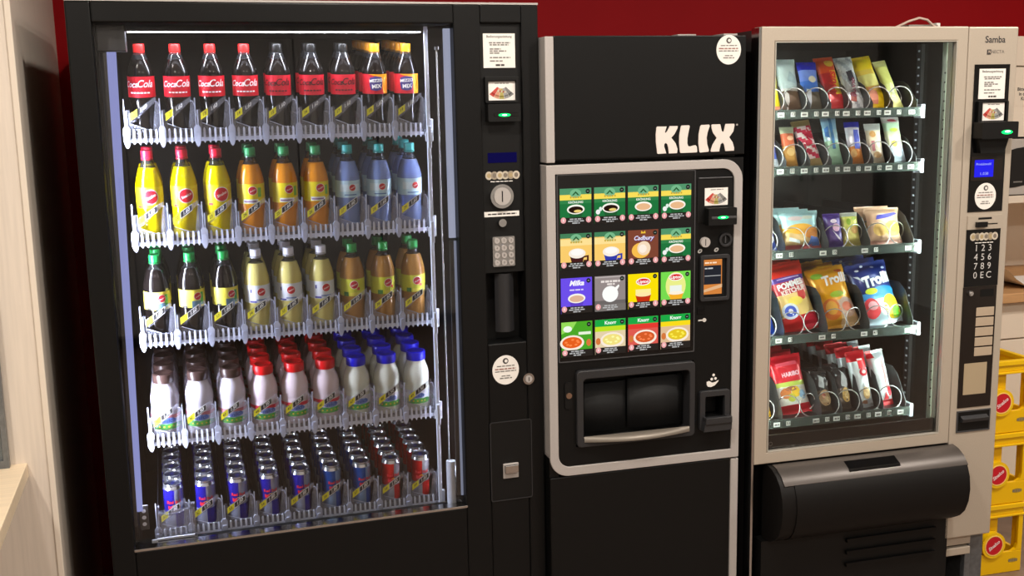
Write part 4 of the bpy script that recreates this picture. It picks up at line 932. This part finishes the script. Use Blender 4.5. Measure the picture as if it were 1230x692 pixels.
# second tray
m = pack(B_, .058, .13, .022, lambda u, v: (90, 110, 205) if .2 < v < .8 and u > .35 else (226, 232, 240), [('T', 'Bounty', .12, .5, .18, (230, 236, 250), 1, .03, .2, 1.3)])
put(B_, m, 1, .118, .04, 'blue and white coconut bar at the window edge, second snack tray', 'snack bar', gb[1], .3)
m = pack(B_, .042, .125, .02, bands((.5, (220, 160, 70)), (.8, (205, 100, 60)), (1, (190, 200, 170))), [('D', 0, .35, .3, .1, (246, 206, 130), 1), ('D', .1, .7, .25, .06, (240, 190, 150), 1)])
put(B_, m, 1, .192, .04, 'thin orange brown bar, second snack tray', 'snack bar', gb[1], .3)
m = pack(B_, .055, .15, .022, lambda u, v: (196, 170, 110) if v > .86 or v < .14 else ((214, 40, 80) if int((v*1.0+u*.25)*9) % 2 else (246, 226, 226)), [('T', 'Twix', .0, .5, .26, (200, 20, 60), 2, .05, .2, 1.25)])
put(B_, m, 1, .268, .04, 'pink and white striped bar, second snack tray', 'snack bar', gb[1], .42, -.12)
m = pack(B_, .048, .165, .02, bands((.45, (170, 222, 190)), (.7, (190, 226, 236)), (1, (160, 210, 240))), [('P', [(-.1, .3), (.1, .3), (.1, .95), (-.1, .95)], (60, 130, 190), 1), ('P', [(-.45, .55), (-.2, .52), (-.2, .75), (-.45, .7)], (80, 150, 235), 1)])
put(B_, m, 1, .344, .04, 'light blue and mint tall bar, second snack tray', 'snack bar', gb[1], .36)
m = pack(B_, .046, .135, .02, bands((.4, (226, 140, 50)), (.85, (226, 228, 240)), (1, (30, 40, 190))), [('P', [(-.1, .35), (.3, .35), (.3, .8), (-.05, .8)], (70, 90, 210), 1), ('D', -.2, .25, .2, .1, (240, 190, 110), 1)])
put(B_, m, 1, .418, .04, 'white bar with blue top and orange end, second snack tray', 'snack bar', gb[1], .3)
m = pack(B_, .05, .128, .02, bands((.5, (226, 214, 190)), (.8, (236, 226, 196)), (1, (226, 230, 226))), [('D', -.15, .72, .2, .08, (226, 170, 90), 1), ('D', 0, .2, .25, .08, (200, 160, 110), 1), ('P', [(-.3, .3), (-.1, .3), (-.1, .55), (-.3, .55)], (200, 120, 130), 1)])
put(B_, m, 1, .490, .04, 'cream coloured oat bar, second snack tray', 'snack bar', gb[1], .3)
m = pack(B_, .055, .15, .022, bands((.35, (206, 222, 236)), (.7, (226, 236, 200)), (.88, (206, 236, 206)), (1, (240, 238, 232))), [('D', .05, .92, .28, .035, (230, 90, 110), 1), ('D', -.1, .4, .16, .07, (240, 220, 80), 1), ('D', .0, .7, .25, .04, (220, 236, 90), 1)])
put(B_, m, 1, .563, .04, 'white and pale green bar with pink spot, second snack tray', 'snack bar', gb[1], .36)
# third tray
P_ = 'biscuit_pack'
m = pack(P_, .09, .115, .03, bands((.5, (60, 90, 190)), (.75, (150, 190, 225)), (1, (40, 70, 170))), [('D', .2, .3, .2, .15, (240, 240, 250), 1)])
put(P_, m, 2, .108, .045, 'blue biscuit pack half hidden by the door frame, third snack tray', 'snack pack', gb[2], .3)
m = pack('croissant_pack', .135, .118, .04, bands((.08, (220, 110, 110)), (.42, (226, 190, 130)), (.55, (246, 196, 80)), (1, (180, 222, 226))), [('D', -.05, .5, .38, .14, (246, 180, 60), 1), ('D', .22, .4, .2, .16, (236, 150, 50), 2), ('P', [(-.4, .2), (-.1, .12), (-.12, .2), (-.38, .3)], (226, 236, 236), 2), ('P', [(.1, .06), (.45, .05), (.4, .25), (.2, .3)], (90, 130, 210), 2), ('D', -.18, .78, .2, .06, (210, 190, 190), 1), ('D', .15, .8, .16, .05, (210, 214, 200), 1)], metal=.2)
for d in range(3): put('croissant_pack', m, 2, .236, .040+d*.055, 'pale blue and golden croissant pack, third snack tray, %s' % LINE[d], 'snack pack', gb[2], .28)
m = pack(P_, .062, .105, .03, lambda u, v: (80, 50, 140), [('D', .05, .55, .22, .12, (240, 190, 220), 1), ('P', [(-.25, .5), (.1, .2), (.3, .12), (.1, .3)], (240, 236, 246), 2), ('D', -.05, .75, .2, .06, (240, 220, 240), 1)])
put(P_, m, 2, .352, .040, 'purple biscuit pack with pink flower, third snack tray', 'snack pack', gb[2], .3)
m = pack(P_, .062, .105, .03, bands((.5, (232, 222, 120)), (.85, (226, 226, 110)), (1, (226, 234, 220))), [('D', .1, .45, .2, .12, (240, 190, 110), 1), ('D', -.2, .7, .12, .1, (150, 190, 40), 1), ('D', .15, .8, .12, .05, (170, 200, 60), 1)])
put(P_, m, 2, .415, .044, 'yellow green biscuit pack next to purple one, third snack tray', 'snack pack', gb[2], .3)
m = pack(P_, .125, .115, .035, bands((.1, (226, 170, 150)), (.6, (246, 206, 170)), (1, (240, 196, 160))), [('D', .2, .4, .26, .22, (246, 214, 90), 1), ('D', -.2, .38, .2, .18, (240, 196, 110), 1), ('P', [(-.3, .66), (.1, .7), (.4, .8), (.3, .84), (-.25, .78)], (70, 70, 190), 2), ('D', .22, .38, .1, .1, (226, 160, 40), 2)])
for d in range(2): put(P_, m, 2, .53, .040+d*.055, 'peach biscuit pack with yellow fruit, third snack tray, %s' % LINE[d], 'snack pack', gb[2], .28)
# fourth tray
m = pack('crisp_bag', .12, .18, .05, bands((.35, (20, 90, 226)), (.6, (90, 160, 230)), (.75, (40, 110, 220)), (1, (30, 80, 200))), [('D', .1, .38, .18, .08, (226, 90, 60), 1)])
put('crisp_bag', m, 3, .098, .055, 'bright blue crisp bag half hidden by the door frame, fourth snack tray', 'snack bag', gb[3], .3)
m = pack('crisp_bag', .142, .225, .055, lambda u, v: (226, 40, 44) if v < .2 else ((244, 210, 130) if v < .52 else ((236, 150, 150) if u > .75 else (206, 46, 56)) if v < .72 else ((84, 50, 150) if v < .79 else (236, 52, 34))), [
    ('T', 'POMMES', .0, .66, .115, (250, 246, 244), 2, .05, 0, .1), ('T', 'KETCHUP', .03, .57, .095, (250, 226, 220), 2, .05, 0, .1), ('D', -.2, .29, .21, .115, (226, 232, 246), 2), ('D', -.2, .29, .15, .08, (50, 80, 190), 3), ('D', -.2, .29, .06, .035, (236, 236, 246), 4),
    ('D', .22, .5, .12, .08, (220, 60, 50), 2), ('D', .0, .42, .2, .06, (250, 224, 100), 2), ('D', .3, .12, .3, .1, (214, 30, 60), 1), ('T', 'lorenz', .08, .755, .04, (240, 236, 250), 2, .02, 0, .05) if False else ('P', [(-.3, .75), (.3, .755), (.3, .77), (-.3, .765)], (200, 190, 230), 2)], nx=16, nz=28)
for d in range(3): put('crisp_bag', m, 3, .247, .052+d*.06, 'red potato stick bag with purple band, fourth snack tray, %s' % LINE[d], 'snack bag', gb[3], .42, -.15)
m = pack('gummy_bag', .138, .205, .045, lambda u, v: (250, 176, 20) if v > .42 or u < .06 else ((246, 206, 150) if u > .5 else (240, 170, 40)), [
    ('T', 'Trolli', .1, .76, .21, (250, 246, 240), 3, .04, .1, .08), ('D', -.2, .3, .24, .17, (236, 120, 20), 1), ('D', -.2, .32, .16, .11, (250, 180, 60), 2), ('D', .22, .3, .22, .16, (226, 190, 170), 1), ('D', .22, .3, .14, .08, (236, 120, 80), 2), ('D', .05, .52, .2, .05, (170, 200, 40), 2), ('D', -.3, .86, .14, .05, (150, 200, 60), 2), ('D', .3, .9, .1, .03, (226, 90, 20), 2)], nx=16, nz=28)
for d in range(3): put('gummy_bag', m, 3, .394, .052+d*.06, 'orange fruit gum bag, fourth snack tray, %s' % LINE[d], 'snack bag', gb[3], .46, -.12)
m = pack('gummy_bag', .149, .212, .045, lambda u, v: (30, 50, 130) if v > .5 else ((50, 150, 225) if v > .4 else (190, 214, 226)), [
    ('T', 'Trolli', .05, .68, .23, (240, 250, 255), 3, .05, .1, .1), ('D', .15, .5, .32, .08, (40, 150, 226), 1), ('D', -.15, .52, .16, .05, (206, 226, 40), 2), ('D', -.25, .26, .2, .16, (220, 50, 60), 1), ('D', -.22, .3, .12, .07, (240, 170, 180), 2), ('D', .27, .25, .22, .19, (250, 214, 40), 1), ('D', .34, .15, .12, .09, (120, 220, 60), 2), ('D', .05, .22, .12, .1, (226, 240, 226), 1),
    ('D', -.3, .88, .05, .02, (225, 235, 250), 2), ('D', .1, .9, .04, .02, (225, 235, 250), 2), ('D', .35, .86, .05, .02, (225, 235, 250), 2), ('D', -.1, .95, .04, .02, (225, 235, 250), 2), ('D', .32, .78, .06, .03, (230, 60, 180), 2), ('P', [(-.45, .8), (-.35, .78), (-.25, .68), (-.3, .7)], (225, 235, 250), 2)], nx=16, nz=28)
for d in range(3): put('gummy_bag', m, 3, .547, .052+d*.06, 'dark blue fruit gum bag, fourth snack tray, %s' % LINE[d], 'snack bag', gb[3], .46, -.12)
# bottom tray
m = pack('sweets_bag', .10, .15, .04, bands((.6, (250, 196, 20)), (1, (226, 60, 50))))
put('sweets_bag', m, 4, .098, .05, 'yellow sweets bag half hidden by the door frame, bottom snack tray', 'snack bag', gb[4], .25)
m = pack('sweets_bag', .129, .19, .045, lambda u, v: (214, 24, 44) if v > .55 or v < .14 else ((190, 210, 90) if v > .48 else (226, 226, 216)), [
    ('T', 'HARIBO', .05, .66, .1, (250, 200, 210), 2, .04, 0, .05), ('P', [(-.3, .8), (.3, .82), (.3, .88), (-.3, .86)], (236, 90, 110), 1), ('D', -.2, .35, .16, .09, (206, 120, 60), 1), ('D', .1, .36, .13, .09, (240, 196, 40), 1), ('D', .28, .3, .1, .08, (140, 180, 210), 1), ('D', -.05, .27, .12, .07, (170, 180, 60), 1), ('D', .0, .42, .2, .04, (150, 90, 70), 1)], nx=16, nz=26)
for d in range(3): put('sweets_bag', m, 4, .229, .05+d*.058, 'red gummy sweets bag, bottom snack tray, %s' % LINE[d], 'snack bag', gb[4], .36, -.08)
CL = (70, 70, 72)
m = pack('cookie_bag', .058, .13, .04, bands((.5, (120, 110, 96)), (1, CL)), [('D', 0, .32, .38, .2, (206, 176, 130), 1), ('D', -.1, .36, .14, .07, (190, 110, 90), 2), ('D', .15, .28, .12, .06, (226, 206, 150), 2), ('P', [(-.3, .6), (.0, .55), (.1, .8), (-.2, .9)], (190, 196, 200), 1), ('P', [(.15, .6), (.3, .62), (.35, .75)], (220, 224, 228), 1)], rough=.15, metal=.3, wob=2)
for d in range(2): put('cookie_bag', m, 4, .335, .045+d*.055, 'see-through cookie bag, bottom snack tray, third lane from white tray rail, %s' % LINE[d], 'snack bag', gb[4], .38)
m = pack('cookie_bag', .054, .135, .036, bands((.5, (110, 104, 96)), (1, CL)), [('D', .05, .34, .26, .18, (226, 186, 100), 1), ('D', .1, .34, .14, .1, (240, 214, 150), 2), ('P', [(-.2, .55), (.2, .5), (.3, .7), (.0, .95)], (200, 206, 210), 1)], rough=.15, metal=.3, wob=2)
for d in range(2): put('cookie_bag', m, 4, .408, .045+d*.055, 'see-through bag with one golden biscuit, bottom snack tray, %s' % LINE[d], 'snack bag', gb[4], .36)
m = pack('wafer_bag', .068, .185, .04, lambda u, v: (222, 20, 40) if v > .8 or (v > .7 and u > .4) else (222, 232, 236), [('D', .15, .62, .24, .075, (214, 20, 44), 1), ('D', .15, .62, .12, .03, (240, 226, 226), 2), ('D', .1, .25, .2, .11, (226, 190, 130), 1), ('P', [(-.2, .06), (.2, .05), (.1, .12), (-.1, .13)], (200, 150, 120), 1), ('P', [(-.1, .83), (.2, .83), (.2, .86), (-.1, .86)], (250, 240, 240), 1)], metal=.2)
for d in range(7): put('wafer_bag', m, 4, .480, .045+d*.062, 'tall white wafer bag with red top, bottom snack tray, longer line, %s' % LINE[d], 'snack bag', gb[4], .26, -.09)
m = pack('wafer_bag', .064, .182, .04, lambda u, v: (216, 24, 44) if v < .1 or (v > .88 and u < .3) else (226, 236, 240), [('D', .25, .25, .12, .1, (214, 20, 44), 1), ('P', [(-.1, .1), (.2, .1), (.0, .25)], (226, 60, 70), 1), ('P', [(.1, .3), (.25, .3), (.2, .8), (.1, .8)], (206, 160, 160), 1)], metal=.2)
for d in range(3): put('wafer_bag', m, 4, .556, .045+d*.07, 'tall white wafer bag with red foot, bottom snack tray, outermost line, %s' % LINE[d], 'snack bag', gb[4], .3, -.09)

# cable and adapter on top of machine 3
o = MB(); o.xf = FB @ Matrix.Translation((0, .3, 1.822))
o.tube([(.66, .0, .004), (.70, .0, .012), (.76, .0, .032), (.82, .0, .058), (.85, .0, .060), (.875, .0, .045), (.89, .0, .024)] if False else [(.56, .0, .004), (.62, .0, .02), (.68, .0, .045), (.72, .0, .056), (.75, .0, .050), (.775, .0, .03), (.79, .0, .026)], .004, principled('cable_white', (205, 180, 165), .5), 8)
tag(o.build('power_cable'), 'thin pale cable arching over the top of the snack machine', 'cable')
o = MB(); o.xf = FB @ Matrix.Translation((0, .3, 1.822)); o.box(.69, .80, .012, .06, .0, .036, principled('adapter_grey', (150, 140, 130), .5)); o.box(.80, .815, .02, .05, .012, .042, WHITEP)
tag(o.build('power_adapter', None, .002), 'small grey plug block lying on the snack machine top', 'plug block')

# ================================================================== kitchen behind, in the snack machine's frame
KW = principled('kitchen_white', (222, 208, 190), .45, vary=.02, scale=5)
OAK = principled('oak_worktop', (190, 146, 100), .45, vary=.12, scale=10, stretch=(1, 10, 10), bump=.05)
e = empty('base_cabinet', FB @ Matrix.Translation((.93, .54, 0)), 'white kitchen base cabinet under the oak worktop', 'cabinet')
MB().box(0, 1.6, .02, .535, .1, .866, KW).box(.0, 1.6, .07, .5, 0, .1, KW).build('body', e)
for k in range(2):
    MB().box(.002+k*.8, .797+k*.8, .0, .019, .722, .858, KW).build('drawer', e, .002)
    MB().box(.002+k*.8, .797+k*.8, .0, .019, .11, .716, KW).build('door', e, .002)
b = MB(); b.box(.0, 1.66, .0, .575, .0, .036, OAK); b.xf = None
o = b.build('worktop', None, .003); o.matrix_world = FB @ Matrix.Translation((.90, .5, .8665)); tag(o, 'oak worktop on the white kitchen base cabinet', 'worktop')
b = MB(); b.xf = FB; b.box(.9, 2.6, 1.065, 1.0795, .9035, 1.25, KW); struct(b.build('trim_2'))
e = empty('wall_cabinet', FB @ Matrix.Translation((.95, .75, 1.465)), 'white kitchen wall cabinet above the microwave', 'cabinet')
MB().box(.0, 1.5, .02, .328, .0, .385, KW).build('body', e)
for k in range(2):
    MB().box(.002+k*.75, .748+k*.75, .0, .019, .002, .268, KW).build('door', e, .002); MB().box(.002+k*.75, .748+k*.75, .0, .019, .273, .383, KW).build('flap', e, .002)
b = MB(); b.box(0, .16, 0, .001, 0, .075, KW)
for i, s in enumerate(('Bitte', 'in der', 'Küche')): b.text(s, .03+.012*i, .064-.018*i, .018, -.0006, PRINT, None, .02)
o = b.build('paper_notice'); o.matrix_world = FB @ Matrix.Translation((1.474, .7485, 1.585)); tag(o, 'small printed notice stuck on the white wall cabinet', 'notice')
e = empty('microwave_oven', FB @ Matrix.Translation((1.3, .70, 1.245)), 'silver microwave oven with dark door under the wall cabinet', 'microwave')
MSIL = principled('microwave_silver', (200, 194, 188), .3, .4)
b = MB(); b.box(.0, .52, .02, .36, .0, .215, MSIL); b.build('body', e, .004)
b = MB(); b.prism(rrect(.002, .40, .004, .211, .012), .0, .019, MSIL); d = b.build('door', e, .003)
b = MB(); b.prism([(.11, .030), (.16, .032), (.22, .042), (.30, .062), (.36, .085), (.36, .185), (.30, .189), (.22, .188), (.16, .182), (.11, .170), (.10, .12), (.10, .06)], -.003, .0, GLOSSY); b.box(.15, .19, -.0036, -.003, .050, .055, PALEP); b.build('window', d)
MB().box(.402, .52, .0, .019, .004, .211, DARKGREY).build('control_panel', e)
MB().box(.376, .39, -.025, .0, .04, .18, MSIL).build('handle', d, .003)
b = MB(); b.xf = FB; b.box(1.25, 2.2, .70, 1.064, 1.215, 1.244, KW); o = b.build('wall_shelf', None, .002); tag(o, 'white wall board carrying the silver microwave oven', 'shelf')
b = MB(); N = 10
vs = [(i/N*.4, j*.26, .001+.62*(i/N-.35)**2*(1 if i/N < .35 else 0)+.0006*j) for j in (0, 1) for i in range(N+1)]
b.add(vs, [(i, i+1, N+2+i, N+1+i) for i in range(N)], WHITEP, True); b.add([(x, y, z-.0006) for x, y, z in vs], [(i, N+1+i, N+2+i, i+1) for i in range(N)], WHITEP, True)
o = b.build('paper_sheet'); o.matrix_world = FB @ Matrix.Translation((1.335, .56, .9035)); tag(o, 'white paper sheet with curled edge on the oak worktop', 'paper')

# drinks crates
CR = principled('crate_yellow', (236, 186, 0), .35, bump=.04, scale=120); CRD = principled('crate_rim', (238, 192, 10), .35)
def crate_meshes():
    w, d, h = .12, .34, .2515
    b = MB()
    def wall_x(y0, y1):        # front or back wall with two tall openings, middle pillar with disc
        b.box(-w, w, y0, y1, .0, .075, CR); b.box(-w, w, y0, y1, .212, h-.004, CR)
        b.box(-w, -w+.018, y0, y1, .075, .212, CR).box(w-.018, w, y0, y1, .075, .212, CR)
        for s in (-1, 1):
            xs = s*(w-.018); q = [(xs, .075), (xs-s*.022, .075), (xs-s*.006, .083), (xs, .1)]
            b.prism(q if s > 0 else q, y0, y1, CR)
    wall_x(0, .012); wall_x(d-.012, d)
    for s in (-1, 1):
        x0, x1 = (s*w, s*(w-.012)) if s < 0 else (w-.012, w)
        b.box(x0, x1, .012, d-.012, .0, .075, CR); b.box(x0, x1, .012, d-.012, .212, h-.004, CR); b.box(x0, x1, .012, .04, .075, .212, CR); b.box(x0, x1, d-.04, d-.012, .075, .212, CR); b.box(x0, x1, d/2-.02, d/2+.02, .075, .212, CR)
    b.box(-w+.012, w-.012, .012, d-.012, .004, .010, CR)
    b.box(-.004, .004, .02, d-.012, .01, .20, CR)
    for y in (.12, .225): b.box(-w+.012, w-.012, y-.003, y+.003, .01, .19, CR)
    b.box(-.034, .034, .02, .026, .01, .2, CR)
    r_ = MB()
    for y0, y1, x0, x1 in ((-.006, .014, -w-.005, w+.005), (d-.014, d+.006, -w-.005, w+.005), (.014, d-.014, -w-.005, -w+.014), (.014, d-.014, w-.014, w+.005)):
        r_.box(x0, x1, y0, y1, h-.018, h-.0015, CRD); r_.box(x0, x1, y0+.002, y1-.002, .204, .212, CRD)
    t = MB(); n = 30
    t.prism(disc(0, .108, .046, n=n), -.008, .011, CRD, True)
    t2 = MB(); t2.ring(disc(0, .108, .0365, n=n), disc(0, .108, .033, n=n), -.0092, -.008, ink((246, 206, 110))).flat(disc(0, .108, .033, n=n), -.0086, ink((196, 20, 36))); t2.text('Sinalco', 0, .108, .0175, -.0092, ink((240, 214, 214)), None, .03, .2, .6)
    g = MB(); lines(g, .068, .104, .042, .010, -.0008, ink((130, 118, 92))); g.flat(disc(.086, .042, .02, .008, 12), -.0005, ink((170, 140, 40)))
    return [('body', b), ('rim', r_), ('emblem_boss', t), ('emblem', t2), ('small_print', g)]
cm = crate_meshes(); pos = ['lowest of the stack on the floor', 'middle one of the stack', 'topmost of the stack']
first = {}
for k in range(3):
    e = empty('drinks_crate', FB @ Matrix.Translation((.982, .14, .0005+.252*k)), 'yellow plastic drinks crate with red round emblem, %s' % pos[k], 'crate', 'stack of yellow crates')
    for nm, mb in cm:
        if k == 0:
            o = mb.build(nm, e, .002 if nm in ('body', 'rim', 'emblem_boss') else 0); first[nm] = o
        else:
            o = first[nm].copy(); C.objects.link(o); o.parent = e

# ================================================================== light and view
wd = bpy.data.worlds.new('world'); bpy.context.scene.world = wd; wd.use_nodes = True
wd.node_tree.nodes['Background'].inputs[0].default_value = (1, .9, .8, 1); wd.node_tree.nodes['Background'].inputs[1].default_value = .02
sc = bpy.context.scene
sc.view_settings.view_transform = 'Standard'; sc.view_settings.look = 'None'; sc.view_settings.gamma = 1; sc.view_settings.exposure = 0; sc.view_settings.use_curve_mapping = False
cy = sc.cycles
cy.use_denoising = True; cy.max_bounces = 12; cy.transparent_max_bounces = 32; cy.diffuse_bounces = 4; cy.glossy_bounces = 4; cy.sample_clamp_indirect = 6; cy.caustics_reflective = False; cy.caustics_refractive = False
